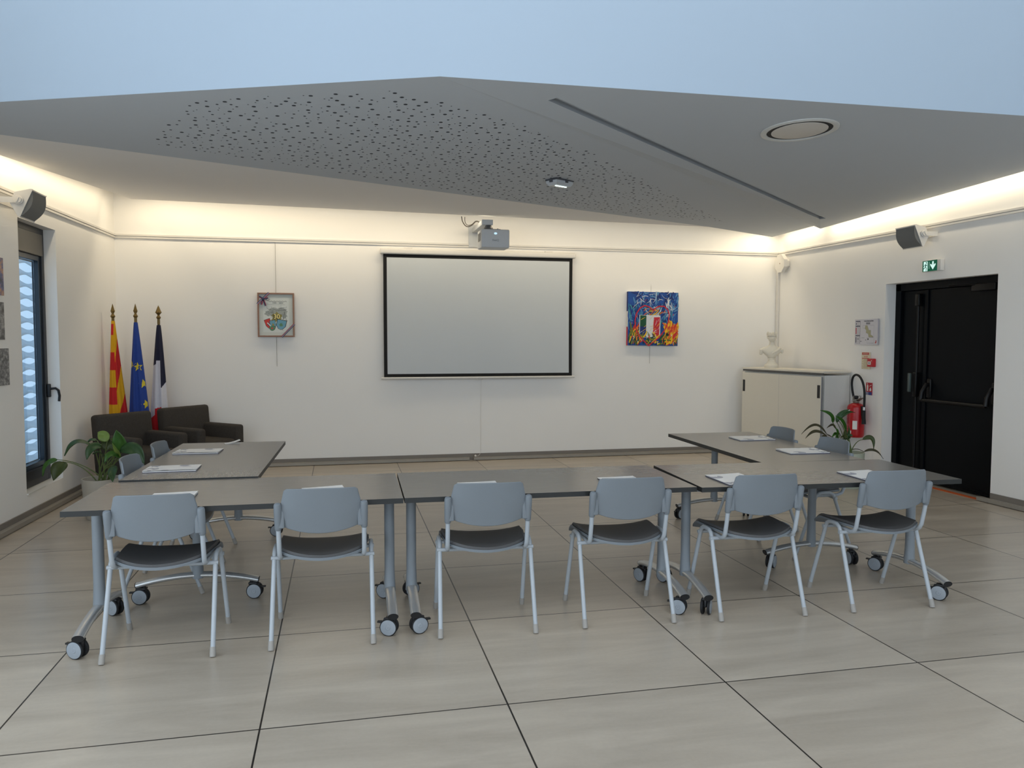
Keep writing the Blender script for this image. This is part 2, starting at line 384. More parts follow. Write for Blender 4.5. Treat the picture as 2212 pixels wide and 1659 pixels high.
mb = MB(); ring(mb, FX-.005, WY0+.055, WY1-.055, WZ0+.145, WZ1-.245, .045, .04); ring(mb, FX-.03, WY0+.10, WY1-.10, WZ0+.19, WZ1-.29, .012, .012); mb.build('sash', mat('sash_blue_black', rgb(28, 44, 58), .3, var=.1), wi, smooth=False, bevel=.003)
MB().box((FX-.014, yc, (WZ0+WZ1)/2-.05), (.006, .58, 1.80)).build('pane', GLASS, wi, smooth=False)
mb = MB(); mb.rbox((FX+.045, WY1-.03, 1.03), (.03, .032, .12), .008); mb.tube([(FX+.06, WY1-.03, 1.045), (FX+.10, WY1-.03, 1.05), (FX+.12, WY1-.02, 1.03), (FX+.125, WY1-.01, .98), (FX+.118, WY1-.005, .93)], .011, 10)
mb.build('handle', BLACK_PL, wi)
struct(MB().box((lwx(yc)-.07, yc, WZ0-.004), (.14, WY1-WY0, .012)), 'trim_8', WHITE, smooth=False)
# exterior sun screen seen through the pane
ss = thing('sun_screen', 'white wavy horizontal louvres outside the tall narrow window', 'louvre screen', (-3.35, 8.6, 0))
SCR = mat('screen_white', rgb(226, 232, 236), .55, var=.04)
mb = MB(); k = 0
z = .0
while z < 3.2:
    zz = z
    mb.grid(lambda u, v: (-.06+.10*v - .02*math.sin(PI*v), -1.75+3.9*u, zz + .080*(1-v) + .018*math.sin(2*PI*u*6.5)), 60, 5)
    z += .128
mb.build('slat', SCR, ss).modifiers.new('thick', 'SOLIDIFY').thickness = .006
for y in (-1.4, -.55, .3, 1.15, 2.0): MB().box((.06, y, 1.6), (.05, .07, 3.2)).build('post', SCR, ss, smooth=False)
# ---- door
DXp = rwx(6.7)+.15
dr = bpy.data.objects.new('door_1', None); C.objects.link(dr); dr['kind'] = 'structure'
mb = MB(); mb.box((DXp, DY1-.04, DZ1/2), (.09, .08, DZ1)); mb.box((DXp, DY0+.03, DZ1/2), (.09, .06, DZ1)); mb.box((DXp, (DY0+DY1)/2, DZ1-.04), (.09, DY1-DY0, .08)); mb.build('frame', DOORM, dr, smooth=False, bevel=.004)
split = 7.005
mb = MB(); mb.box((DXp+.01, (split+DY1-.08)/2, 1.02), (.05, DY1-.08-split-.006, 2.0)); mb.build('leaf', DOORM, dr, smooth=False, bevel=.004)
mb = MB(); mb.box((DXp+.005, (split+DY0+.06)/2, 1.02), (.05, split-DY0-.066, 2.0)); mb.box((DXp-.028, split-.01, 1.02), (.016, .045, 2.0)); mb.box((DXp-.024, (split+DY0+.06)/2, .052), (.01, split-DY0-.07, .006)); mb.build('leaf', DOORM, dr, smooth=False, bevel=.004)
mb = MB(); mb.tube([(DXp-.05, 7.09, .1), (DXp-.05, 7.09, 1.96)], .014, 10); mb.rbox((DXp-.055, 7.09, 1.03), (.05, .055, .26), .012); mb.rbox((DXp-.05, 7.09, 1.92), (.05, .06, .13), .01)
mb.build('bolt_rod', DOORM2, dr)
MB().rbox((DXp-.10, 7.13, 1.05), (.03, .03, .2), .008).build('lever', mat('lever_green_grey', rgb(72, 84, 82), .35), dr)
mb = MB(); mb.tube([(DXp-.12, 6.93, .88), (DXp-.12, 6.10, .88)], .017, 12)
for y in (6.93, 6.10): mb.tube([(DXp-.02, y, 1.03), (DXp-.06, y, 1.04), (DXp-.11, y, .96), (DXp-.12, y, .88)], .02, 10, sy=1.2); mb.rbox((DXp-.025, y, 1.0), (.03, .06, .2), .012)
mb.build('panic_bar', DOORM2, dr)
mb = MB(); mb.rbox((DXp-.055, 6.22, 2.0), (.06, .28, .07), .008); mb.tube([(DXp-.07, 6.3, 2.03), (DXp-.16, 6.55, 2.03), (DXp-.05, 6.62, 2.04)], .012, 8); mb.build('door_closer', DOORM2, dr)
struct(MB().box((rwx(6.7)+.02, (DY0+DY1)/2, .003), (.05, DY1-DY0, .006)), 'trim_9', mat('orange_threshold', rgb(196, 92, 40), .6), smooth=False)
MB().box((DXp+.18, 6.7, 1.2), (.02, 1.8, 2.6)).build('wall_behind_door', DOORM2, None, smooth=False)['kind'] = 'structure'
# ================================================================== CHAIRS
def make_chair():
    t = thing('conference_chair', '', 'chair')
    def w(v): return .190+.007*v/.45 if v < .45 else .197-.023*((v-.45)/.55)
    def yl(z): return -.196 - .20*(z-.45)
    def shell(off):
        def f(u, v):
            uu = 2*u-1; zb = .598-.036*(1-uu*uu); zt = .790-.005*uu*uu-.010*(max(0, abs(uu)-.90)/.10)**2
            z = zb+(zt-zb)*v; x = w(v)*uu
            return (x, yl(z) + .040*abs(uu)**2.6 + off, z)
        return f
    mb = MB(); mb.grid(shell(0), 24, 14, 0, shell(.010)); mb.build('backrest', GREY_PL, t, ang=50, bevel=.003)
    for s in (-1, 1):
        y0 = lambda z: yl(z)+.034
        mb = MB(); path = [(s*.2035, y0(z), z) for z in (.580, .586, .60, .66, .703, .712, .716)]
        mb.tube(path, [.0140, .0165, .0170, .0182, .0182, .0155, .009], 16)
        mb.rbox((s*.188, y0(.645)+.001, .648), (.03, .016, .115), .005)
        so = mb.build('bracket', GREY_PL, t)
        MB().lathe([(.001, 0), (.0042, 0), (.0042, -.003)], 10, (s*.2035, y0(.662)-.0162, .662), M=rotm(PI/2-.2)).build('screw', BLACK_PL, so)
        mb = MB(); mb.tube([(s*.2035, y0(.60), .60), (s*.203, y0(.53), .53), (s*.203, y0(.47)+.004, .465), (s*.202, y0(.45)+.014, .44), (s*.2, y0(.45)+.045, .426), (s*.198, -.02, .425), (s*.198, .05, .425)], .0115, 12)
        mb.build('back_post', GREY_MET, t)
    def seat(z0, grow=0.0, droop=.035):
        def f(u, v):
            uu = 2*u-1; hwid = (.200+.022*min(1, v*1.6))*(1+grow)
            y = (-.205+.075*abs(uu)**2.2-grow*.05)*(1-v) + (.235-.02*uu*uu+grow*.05)*v
            z = z0 + .020*abs(uu)**2.5 + .006*(1-v)*abs(uu) - droop*max(0, (v-.78)/.22)**2 - .004*(1-abs(uu)**4)*math.sin(PI*min(1, v))
            return (uu*hwid, y, z)
        return f
    mb = MB(); mb.grid(seat(.424, .02), 18, 14, 0, seat(.438, .02)); mb.build('seat_shell', GREY_PL, t, ang=60)
    mb = MB(); mb.grid(seat(.4385, -.015), 18, 14, 0, seat(.451, -.035)); mb.build('seat_pad', SEAT_FAB, t, ang=60)
    for y in (-.075, .085):
        MB().tube([(-.252, y, .413), (.252, y, .413)], .0105, 10).build('cross_tube', GREY_MET, t)
    for s in (-1, 1):
        top = (s*.236, .005, .452)
        for e in (-1, 1):
            foot = (s*.243, e*.221+.004, .012)
            mb = MB(); mb.tube([foot, (s*.2385, e*.093+.004, .36), (s*.2372, e*.076+.004, .41), (s*.2365, e*.060+.004, .438), (s*.236, e*.035+.004, .451), top], .0115, 12)
            lg = mb.build('leg', GREY_MET, t)
            d = (Vector((s*.2385, e*.093, .36))-Vector((s*.243, e*.221, .012))).normalized(); p0 = Vector(foot)-d*.011
            MB().tube([p0, p0+d*.012, p0+d*.045], [.0135, .0145, .0138], 12).build('foot_cap', CAP, lg)
    return t
chair0 = make_chair()
chairs = [
 ((-.842, 4.038), -.027, 'grey chair of the front row nearest the window wall, before the outer table end'),
 ((-.093, 4.040), -.030, 'grey chair second from the window wall in the front row'),
 ((.732, 4.011), -.065, 'grey chair third from the window wall in the front row, facing the middle table'),
 ((1.480, 3.994), -.050, 'grey chair at the middle table, close to the paired table feet'),
 ((2.219, 3.938), -.040, 'grey chair second from the black doors in the front row'),
 ((2.996, 3.908), -.042, 'grey chair of the front row nearest the black doors'),
 ((-1.03, 5.05), -PI/2-.03, 'grey chair beside the leafy potted plant, at the side table, nearer the front row'),
 ((-1.00, 5.69), -PI/2-.03, 'grey chair at the side table in front of the armchairs'),
 ((3.245, 4.937), PI/2-.02, 'grey chair in front of the drooping plant, at the side table by the doors'),
 ((3.265, 5.64), PI/2-.02, 'grey chair in front of the white cabinet, at the side table by the doors')]
for i, ((x, y), rz, lab) in enumerate(chairs):
    c = chair0 if i == 0 else copy_tree(chair0)
    c.location = (x, y, 0); c.rotation_euler = (0, 0, rz); tag(c, lab, 'chair', 'grey chairs around the tables')
# ================================================================== TABLES
TH_ = .71
def make_table(L=1.558, W=.74):
    t = thing('folding_table', '', 'table')
    mb = MB(); mb.box((0, 0, TH_-.013), (L, W, .026)); mb.m = [1, 0, 1, 1, 1, 1]
    mb.build('tabletop', [TOP, EDGE], t, smooth=False)
    MB().box((0, 0, TH_-.052), (L-.2, .05, .05)).build('crossbeam', TAB_MET, t, smooth=False, bevel=.004)
    for s in (-1, 1):
        x = s*.725
        mb = MB(); mb.tube([(x, -.025, .135), (x, -.025, .18), (x, -.025, .26), (x, -.025, TH_-.05)], [.033, .030, .027, .027], 18); mb.box((x, 0, TH_-.034), (.07, W*.7, .016))
        mb.build('post', TAB_MET, t)
        n = 16; P = [(x, -.355+.66*i/n, .152-.045*((2*i/n-1)**2)) for i in range(n+1)]
        mb = MB(); mb.tube(P, .027, 16, sx=1.0, sy=.62, up=(0, 0, 1)); ft = mb.build('foot', TAB_ALU, t)
        for e in (0, n):
            d = (Vector(P[e])-Vector(P[1 if e == 0 else n-1])).normalized()
            MB().tube([Vector(P[e]), Vector(P[e])+d*.004], [.0275, .0265], 16, sx=1, sy=.64, up=(0, 0, 1)).build('end_cap', BLACK_PL, ft)
    return t
def make_caster(parent, x, y, rz):
    mb = MB(); mb.tube([(0, 0, .070), (0, 0, .112)], .011, 10, mi=0)
    mb.rbox((0, .016, .066), (.016, .062, .044), .006, 0); mb.rbox((0, .010, .088), (.040, .05, .014), .005, 0)
    mb.box((0, .064, .066), (.018, .03, .008), 0)
    c = mb.build('caster', BLACK_PL, parent, loc=(x, y, 0), rz=rz)
    for s in (-1, 1):
        w = MB()
        prof = [(.012, -.008), (.040, -.008), (.0445, -.005), (.0445, .004), (.041, .007)]
        w.lathe(prof, 28, (s*.018, .018, .0445), 0, rotm(0, s*PI/2, 0))
        w.lathe([(.0395, .0072), (.036, .0085), (.013, .0085), (.011, .0105), (.001, .0105)], 28, (s*.018, .018, .0445), 1, rotm(0, s*PI/2, 0), caps=False)
        w.build('wheel', [RUBBER, HUB], c)
    return c
tables = [
 ((-.477, 4.236), -.012, .0, 'front-row table beside the window wall, its outer end nearest the potted plant'),
 ((1.0905, 4.212), -.021, .0, 'middle table of the front row, between two pairs of metal feet'),
 ((2.668, 4.122), -.047, .003, 'front-row table at the black doors, its corner standing free'),
 ((-.813, 5.396), PI/2-.030, .008, 'side table reaching back towards the armchairs'),
 ((3.030, 5.272), PI/2-.026, .001, 'side table reaching back towards the white cabinet')]
cast_rz = [  # wheel directions: front/back of each foot
 {(-1, -1): 1.15, (-1, 1): 1.0, (1, -1): 1.25, (1, 1): 1.0},
 {(-1, -1): -1.3, (-1, 1): -1.2, (1, -1): 1.0, (1, 1): .5},
 {(-1, -1): -.6, (-1, 1): .6, (1, -1): .7, (1, 1): .6},
 {(-1, -1): 3.0, (-1, 1): -.1, (1, -1): -.1, (1, 1): .3},
 {(-1, -1): 1.5, (-1, 1): -2.4, (1, -1): 1.2, (1, 1): .4}]
tab0 = make_table()
for i, ((x, y), rz, dz, lab) in enumerate(tables):
    t = tab0 if i == 0 else copy_tree(tab0)
    t.location = (x, y, 0); t.rotation_euler = (0, 0, rz)
    if dz:
        for ch in t.children:
            if ch.name.startswith('tabletop'): ch.location = (0, 0, dz)
    tag(t, lab, 'table', 'grey flip-top tables in a U')
for i, ((x, y), rz, dz, lab) in enumerate(tables):
    t = [o for o in bpy.data.objects if o.get('label') == lab][0]
    for sx in (-1, 1):
        for sy in (-1, 1):
            if i == 0 and sx == -1 and sy == -1: c0 = make_caster(t, sx*.725, sy*.292-.025, cast_rz[0][(sx, sy)]); continue
            c = copy_tree(c0, t); c.location = (sx*.725, sy*.292-.025, 0); c.rotation_euler = (0, 0, cast_rz[i][(sx, sy)])
# ================================================================== BROCHURES
def m_cover():
    k = NT('brochure_cover'); tc = k.n('ShaderNodeTexCoord')
    v = k.n('ShaderNodeTexVoronoi', i_Scale=9.0); k.l(tc.outputs['Object'], v.inputs['Vector'])
    n = k.n('ShaderNodeTexNoise', i_Scale=14.0, i_Detail=3.0); k.l(tc.outputs['Object'], n.inputs['Vector'])
    f = k.math('MULTIPLY', k.math('LESS_THAN', v.outputs['Distance'], .42), k.math('GREATER_THAN', n.outputs['Fac'], .47))
    tint = k.mix(n.outputs['Fac'], rgb(96, 100, 132), rgb(170, 174, 182))
    k.l(k.mix(f, rgb(234, 233, 231), tint), k.b.inputs['Base Color']); k.b.inputs['Roughness'].default_value = .35
    return k.m
COVER = m_cover(); PAGE = mat('paper_white', rgb(232, 230, 226), .7, var=.02); INK = mat('cover_back_ink', rgb(52, 54, 86), .4, var=.1); PRT = mat('print_grey', rgb(150, 150, 156), .6)
def make_brochure(gap):
    t = thing('brochure', '', 'brochure')
    wd, ln = .21, .297
    MB().box((0, 0, .001), (wd, ln, .002)).build('back_cover', INK, t, smooth=False)
    MB().box((.002, 0, .0045), (wd-.006, ln-.004, .004)).build('pages', PAGE, t, smooth=False)
    mb = MB(); mb.grid(lambda u, v: (-wd/2+wd*u, -ln/2+ln*v, .0072+gap*u**1.6), 10, 3, 0, lambda u, v: (-wd/2+wd*u, -ln/2+ln*v, .0079+gap*u**1.6)); cv = mb.build('front_cover', COVER, t)
    mb = MB()
    for j in range(2): mb.box((-.085+.018*j, -.125, .0081), (.013, .008, .0004))
    mb.box((-.02, -.127, .0083), (.06, .002, .0004)); mb.box((-.025, -.122, .0083), (.05, .002, .0004))
    mb.build('print', PRT, t, smooth=False)
    return t
bro = [((-.825, 4.055), .0, 'in front of the chair nearest the window wall'), ((-.085, 4.055), .12, 'in front of the second chair from the window wall'),
 ((.712, 4.022), -.05, 'in front of the third chair from the window wall'), ((1.512, 4.015), -.05, 'on the middle table near its seam with the door-side table'),
 ((2.148, 3.955), -.02, 'in front of the second chair from the black doors'), ((2.965, 3.90), -.03, 'in front of the chair nearest the black doors'),
 ((-.968, 5.69), -PI/2-.03, 'on the side table in front of the armchairs, farther one'), ((-.992, 4.965), -PI/2+.02, 'on the side table by the leafy plant, nearer one'),
 ((3.19, 5.60), PI/2-.05, 'on the door-side table nearest the white cabinet'), ((3.175, 4.88), PI/2-.05, 'on the door-side table before the chair with the drooping plant behind')]
b0 = make_brochure(.004)
for i, ((x, y), rz, lab) in enumerate(bro):
    b = b0 if i == 0 else copy_tree(b0)
    zt = TH_ + (.003 if i in (4, 5) else .008 if i in (6, 7) else .001 if i > 7 else 0) + .0003
    b.location = (x, y, zt); b.rotation_euler = (0, 0, rz)
    tag(b, 'white brochure '+lab, 'brochure', 'white brochures laid out at each seat')
fp = thing('paper_sheet', 'small folded white sheet at the far edge of the table by the armchairs', 'paper', (-.80, 6.115, TH_+.0085), .25)
mb = MB(); mb.grid(lambda u, v: (-.055+.11*u, -.035+.07*v, .001+.022*u*u), 6, 1, 0, lambda u, v: (-.055+.11*u, -.035+.07*v, .002+.022*u*u)); mb.box((0, 0, .0006), (.11, .07, .001)); mb.build('sheet', PAGE, fp)
# ================================================================== PROJECTION SCREEN
SW = mat('screen_fabric', rgb(203, 208, 211), .8, var=.012, scale=4); SB = mat('screen_border', rgb(10, 10, 11), .8)
sc_ = thing('projection_screen', 'large pull-down projection screen with black border on the back wall', 'screen', (1.68, YB-.06, 0))
mb = MB(); mb.rbox((0, 0, 2.545), (2.42, .10, .068), .018); mb.build('housing', WHITE_PL, sc_)
def cloth(x0, x1, z0, z1, y):
    return lambda u, v: (x0+(x1-x0)*u, y - .010*math.sin(PI*v)*math.cos(2.2*PI*(u-.5)) , z0+(z1-z0)*v)
mb = MB(); mb.grid(cloth(-1.172, 1.172, 1.042, 2.53, -.015), 24, 16, 0, cloth(-1.172, 1.172, 1.042, 2.53, -.012)); fb = mb.build('fabric', SB, sc_); tag(fb, 'black fabric border')
mb = MB(); mb.grid(cloth(-1.131, 1.131, 1.081, 2.472, -.0165), 24, 16, 0); mb.build('projection_surface', SW, sc_)
mb = MB(); mb.tube([(-1.205, -.014, 1.030), (1.205, -.014, 1.030)], .0135, 14); mb.tube([(0-.03, -.014, 1.02), (-.02, -.014, 1.003), (.02, -.014, 1.003), (.03, -.014, 1.02)], .003, 8); mb.build('bottom_bar', WHITE_PL, sc_)
mb = MB(); mb.tube([(.01, -.01, 1.0), (.012, .04, .6), (.012, .042, .14), (.01, .03, .09), (-.02, .02, .055), (-.05, .02, .05)], .0022, 6); mb.lathe([(.004, -.012), (.014, -.006), (.014, .006), (.006, .014)], 12, (-.058, .02, .055)); mb.build('pull_cord', WHITE_PL, sc_)
for x in (-.87, .87): MB().box((x, .02, 2.583), (.09, .05, .02)).build('wall_clip', WHITE_PL, sc_, smooth=False)
# ================================================================== PROJECTOR
PJ = mat('projector_grey_white', rgb(200, 204, 208), .5, var=.02)
pj = thing('projector', 'white ceiling-height projector on a wall arm above the screen', 'projector', (1.71, 8.75, 2.52))
mb = MB(); mb.rbox((0, 0, .108), (.322, .26, .205), .014); mb.build('body', PJ, pj)
mb = MB(); mb.box((-.162, .0, .13), (.003, .15, .09))
for j in range(6): mb.box((-.1642, -.065+.026*j, .13), (.003, .012, .085))
mb.build('vent', mat('vent_grey', rgb(150, 150, 148), .5), pj, smooth=False)
mb = MB(); mb.lathe([(.001, .0), (.014, .0), (.017, -.003)], 20, (.0, -.131, .163), M=rotm(PI/2) @ Matrix.Diagonal((1.2, .8, 1))); mb.build('status_lamp', emit('lamp_blue', rgb(190, 225, 245), 1.2), pj)
text_mesh('BenQ', .032, 'logo', mat('logo_grey', rgb(138, 143, 148), .5), pj, Matrix.Translation((0, -.1312, .088)) @ Matrix.Rotation(PI/2, 4, 'X'))
mb = MB(); mb.rbox((-.065, .375, .306), (.12, .71, .056), .006); mb.rbox((-.065, .022, .306), (.126, .02, .060), .004); mb.rbox((-.07, .735, .24), (.19, .022, .27), .004); mb.build('wall_arm', PJ, pj)
mb = MB(); mb.lathe([(.05, .222), (.055, .24), (.04, .262), (.03, .282)], 20, (-.045, .07, 0)); mb.rbox((-.02, .06, .222), (.20, .15, .014), .003)
for x in (-.10, .05): mb.tube([(x, .0, .205), (x, .0, .235)], .008, 8)
mb.build('mount_plate', mat('mount_grey', rgb(90, 92, 95), .5), pj)
CBL = mat('cable_grey', rgb(96, 92, 86), .6)
JL = Vector(pj.location)
for k_, pts in enumerate((((997, 468), (999, 480), (1008, 491), (1020, 487), (1027, 478), (1034, 479), (1037, 483)), ((1004, 469), (1004, 480), (1010, 488), (1020, 485), (1027, 477), (1034, 478), (1038, 482)))):
    P = [at(px, py, 9.38-.05*i_)-JL for i_, (px, py) in enumerate(pts)]
    for _ in range(2): P = [P[0]] + [q_ for a, b in zip(P, P[1:]) for q_ in (a*.75+b*.25, a*.25+b*.75)] + [P[-1]]
    MB().tube(P, .006-.002*k_, 8).build('cable', CBL, pj)
# ================================================================== PICTURES ON THE BACK WALL
WOOD = mat('picture_frame_wood', rgb(148, 112, 92), .5, var=.12, scale=14, stretch=(6, 1, 1)); MOUNT = mat('mount_card', rgb(206, 211, 205), .8, var=.02); SHEET = mat('print_sheet', rgb(216, 221, 217), .8, var=.02)
def flat(mb, pts, y, mi):
    mb.add([(p[0], y, p[1]) for p in pts], [tuple(range(len(pts)))], mi)
def stroke(mb, pts, w, y, mi, taper=False):
    P = [Vector(p) for p in pts]; n = len(P); vs = []
    for i in range(n):
        d = P[min(i+1, n-1)]-P[max(i-1, 0)]
        if d.length < 1e-7: d = Vector((1, 0))
        d.normalize(); k = 1.0
        if 0 < i < n-1:
            d1 = (P[i]-P[i-1]); d2 = (P[i+1]-P[i])
            if d1.length > 1e-7 and d2.length > 1e-7:
                d1.normalize(); d2.normalize(); k = 1/max(.45, (Vector((-d.y, d.x))).dot(Vector((-d1.y, d1.x))))
        hw = w/2*k*(1 if not taper else (.25+.75*math.sin(PI*(.12+.8*i/(n-1)))))
        p = Vector((-d.y, d.x))*hw; vs += [(P[i].x-p.x, y, P[i].y-p.y), (P[i].x+p.x, y, P[i].y+p.y)]
    mb.add(vs, [(2*i, 2*i+2, 2*i+3, 2*i+1) for i in range(n-1)], mi)
def ell(cx, cz, rx, rz, n=20, a=0.0, j=0.0, rr=random): return [(cx+math.cos(a)*rx*math.cos(2*PI*i/n)*(1+rr.uniform(-j, j))-math.sin(a)*rz*math.sin(2*PI*i/n), cz+math.sin(a)*rx*math.cos(2*PI*i/n)+math.cos(a)*rz*math.sin(2*PI*i/n)*(1+rr.uniform(-j, j))) for i in range(n)]
pc = thing('framed_print', 'brown framed print with a ribbon bow, numbered 30, left of the screen', 'picture', (-.728, YB-.03, 1.779))
fw_, fh_ = .412, .512
mb = MB()
for x in (-1, 1): mb.box((x*(fw_/2-.009), 0, 0), (.018, .028, fh_))
for z in (-1, 1): mb.box((0, 0, z*(fh_/2-.009)), (fw_-.036, .028, .018))
mb.build('frame', WOOD, pc, smooth=False, bevel=.002)
MB().box((0, .006, 0), (fw_-.034, .006, fh_-.034)).build('mount_card', MOUNT, pc, smooth=False)
mb = MB(); rr = random.Random(5); yp = [.0026]
def lp(): yp[0] -= .00001; return yp[0]
cols = [SHEET, mat('ink_grey', rgb(96, 100, 100), .8), mat('ink_wash', rgb(164, 170, 166), .8), mat('ink_olive', rgb(150, 142, 84), .8), mat('ink_yellow', rgb(238, 222, 146), .8), mat('ink_red', rgb(206, 70, 66), .8), mat('ink_blue', rgb(112, 164, 186), .8), mat('ink_green', rgb(98, 140, 110), .8), mat('ink_navy', rgb(52, 62, 92), .8), mat('ink_black', rgb(34, 34, 36), .8)]
flat(mb, [(-.145, -.20), (.145, -.20), (.145, .20), (-.145, .20)], lp(), 0)
stroke(mb, [(-.09+.21*i/60, .158+.004*math.sin(i*1.9)+.003*math.sin(i*.7)) for i in range(61)], lp(), .0022, 1)
stroke(mb, [(-.10, .120), (.10, .118)], .002, lp(), 1)
for (x, z, a, b) in ((-.08, .02, .05, .032), (-.02, .05, .06, .035), (.06, .04, .06, .04), (.09, .0, .035, .04)):
    flat(mb, ell(x, z, a, b, 18, 0, .25, rr), lp(), 2)
for _ in range(70):
    x, z = rr.uniform(-.12, .12), rr.uniform(-.03, .085); L = rr.uniform(.006, .03); a = rr.choice((0, PI/2, .4, -.4))+rr.uniform(-.2, .2)
    stroke(mb, [(x, z), (x+L*math.cos(a), z+L*math.sin(a))], rr.uniform(.0012, .003), lp(), 1)
for pts in ([(.09, .035), (.115, -.06), (.075, -.06), (.095, .035)], [(.06, -.062), (.125, -.062), (.125, -.07), (.06, -.07)], [(.03, .075), (.105, .085), (.12, .06), (.04, .055), (.03, .075)]): stroke(mb, pts, .003, lp(), 1)
for (x, z, a, b, m_) in ((0, -.02, .055, .045, 3), (.01, -.05, .05, .03, 3), (-.02, -.06, .03, .025, 3)): flat(mb, ell(x, z, a, b, 16, .3, .35, rr), lp(), m_)
shield = lambda cx, cz, w, h, a: [(cx+x*math.cos(a)-z*math.sin(a), cz+x*math.sin(a)+z*math.cos(a)) for x, z in [(-w, h), (w, h), (w, -h*.2), (w*.5, -h*.8), (0, -h), (-w*.5, -h*.8), (-w, -h*.2)]]
for (cx, cz, w, h, a, m_, e) in ((-.085, -.105, .032, .055, .35, 5, 8), (-.035, -.115, .03, .05, .2, 6, 3), (.055, -.115, .05, .055, -.2, 6, 7), (-.045, -.155, .03, .028, -.15, 7, 5)):
    flat(mb, shield(cx, cz, w*1.1, h*1.08, a), lp(), 9); flat(mb, shield(cx, cz, w, h, a), lp(), m_); flat(mb, ell(cx, cz, w*.4, h*.35, 12, a, .2, rr), lp(), e)
stroke(mb, [(-.10, -.09), (-.06, -.13)], .012, lp(), 0); stroke(mb, [(.02, -.16), (.06, -.17), (.08, -.18)], .004, lp(), 2)
mb.build('drawing', cols, pc, smooth=False)
text_mesh('1994 – 2024', .024, 'date', cols[1], pc, Matrix.Translation((.02, .0008, .139)) @ Matrix.Rotation(PI/2, 4, 'X'))
text_mesh('30', .072, 'number_shadow', cols[9], pc, Matrix.Translation((.002, .0002, -.022)) @ Matrix.Rotation(PI/2, 4, 'X'), bold=.005)
text_mesh('30', .072, 'number', cols[4], pc, Matrix.Translation((.006, -.0004, -.020)) @ Matrix.Rotation(PI/2, 4, 'X'), bold=.002)
RB, RR_, RN = mat('ribbon_blue', rgb(52, 60, 92), .6), mat('ribbon_red', rgb(150, 44, 64), .6), mat('ribbon_pale', rgb(150, 150, 170), .6)
def band(mb, a, b, w, y, ms):
    a, b = Vector(a), Vector(b); d = (b-a).normalized(); p = Vector((-d.y, d.x)); n = len(ms)
    for i, m_ in enumerate(ms):
        o0, o1 = (i/n-.5)*w, ((i+1)/n-.5)*w
        pts = [a+p*o0, b+p*o0, b+p*o1, a+p*o1]
        mb.prism([(q_.x, y, q_.y) for q_ in pts], (0, .0015, 0), m_)
mb = MB(); band(mb, (-fw_/2, .125), (-.075, fw_/2+.05), .022, -.0165, [1, 2, 0]); band(mb, (.062, -fh_/2), (fw_/2, -.105), .022, -.0165, [0, 2, 1])
kx, kz = -.140, .185
for a, l in ((.2, .055), (2.6, .05), (-1.9, .07), (-1.25, .085)):
    band(mb, (kx, kz), (kx+l*math.cos(a), kz+l*math.sin(a)), .02, -.019, [0, 0, 1] if a != -1.9 else [0, 1])
mb.rbox((kx, -.019, kz), (.026, .01, .026), .004, 0)
mb.tube([(kx+.03, -.02, kz-.01), (kx+.06, -.03, kz+.008), (kx+.075, -.03, kz-.006), (kx+.05, -.025, kz-.02), (kx+.02, -.02, kz-.01)], .0025, 6, 0)
mb.build('ribbon', [RB, RR_, RN], pc, smooth=False)
WIRE = mat('hanging_wire_nylon', rgb(150, 148, 142), .4)
MB().tube([(.0, .018, -.60), (.0, .018, .84)], .0022, 6).build('hanging_wire', WIRE, pc)
# painted canvas
pt = thing('canvas_painting', 'bright blue painting with a red heart and striped flag, right of the screen', 'painting', (3.945, YB-.035, 1.765), 0)
pw = .345
BLUE = mat('paint_blue', rgb(22, 74, 150), .6, var=.5, scale=11)
pcols = [mat('canvas_edge_white', rgb(226, 224, 220), .7), BLUE, mat('paint_navy', rgb(20, 44, 110), .6, var=.3), mat('paint_white', rgb(218, 222, 226), .6), mat('paint_sky', rgb(86, 140, 186), .6, var=.2), mat('paint_crimson', rgb(196, 40, 58), .6, var=.15), mat('paint_green', rgb(18, 80, 52), .6, var=.3), mat('paint_yellow', rgb(236, 190, 24), .6, var=.15), mat('paint_orange', rgb(226, 108, 36), .6, var=.2), mat('paint_olive', rgb(116, 120, 40), .6, var=.3), mat('paint_scarlet', rgb(206, 44, 44), .6, var=.15), mat('paint_teal', rgb(60, 146, 156), .6), mat('paint_darkgreen', rgb(24, 50, 36), .6)]
mb = MB(); mb.box((0, 0, 0), (2*pw, .045, 2*pw), 0)
mb.box((-pw-.0006, 0, .22), (.001, .045, .25), 2); mb.box((-pw-.0006, 0, -.225), (.001, .045, .24), 5)
rr = random.Random(11); yl = [-.0228]
def lay(): yl[0] -= .000012; return yl[0]
flat(mb, [(-pw, -pw), (pw, -pw), (pw, pw), (-pw, pw)], lay(), 1)
def brush(n, bx, bz, cols_, L, w, ang, ja=.5, curve=.3):
    for _ in range(n):
        x, z = rr.uniform(*bx), rr.uniform(*bz); a = rr.choice(ang)+rr.uniform(-ja, ja); l = rr.uniform(*L); c_ = rr.uniform(-curve, curve); pts = []
        for i in range(8):
            pts.append((max(-pw+.004, min(pw-.004, x)), max(-pw+.004, min(pw-.004, z)))); x += l/7*math.cos(a); z += l/7*math.sin(a); a += c_*.5
        stroke(mb, pts, rr.uniform(*w)*.8, lay(), rr.choice(cols_), True)
brush(150, (-.34, .34), (-.12, .34), [2, 2, 1, 4], (.05, .16), (.01, .035), (PI/2, .3), .6)
brush(110, (-.34, .3), (-.15, .12), [4, 4, 1, 11], (.04, .14), (.006, .02), (PI/2,), .3)
brush(26, (-.28, .26), (.12, .33), [3], (.05, .13), (.004, .010), (.4, 2.4, -.9), .5, .5)
brush(14, (-.33, .30), (-.1, .25), [10, 8], (.02, .05), (.004, .009), (PI/3,), .4)
brush(20, (.18, .27), (-.05, .18), [3, 4], (.05, .12), (.008, .018), (PI/2,), .2)
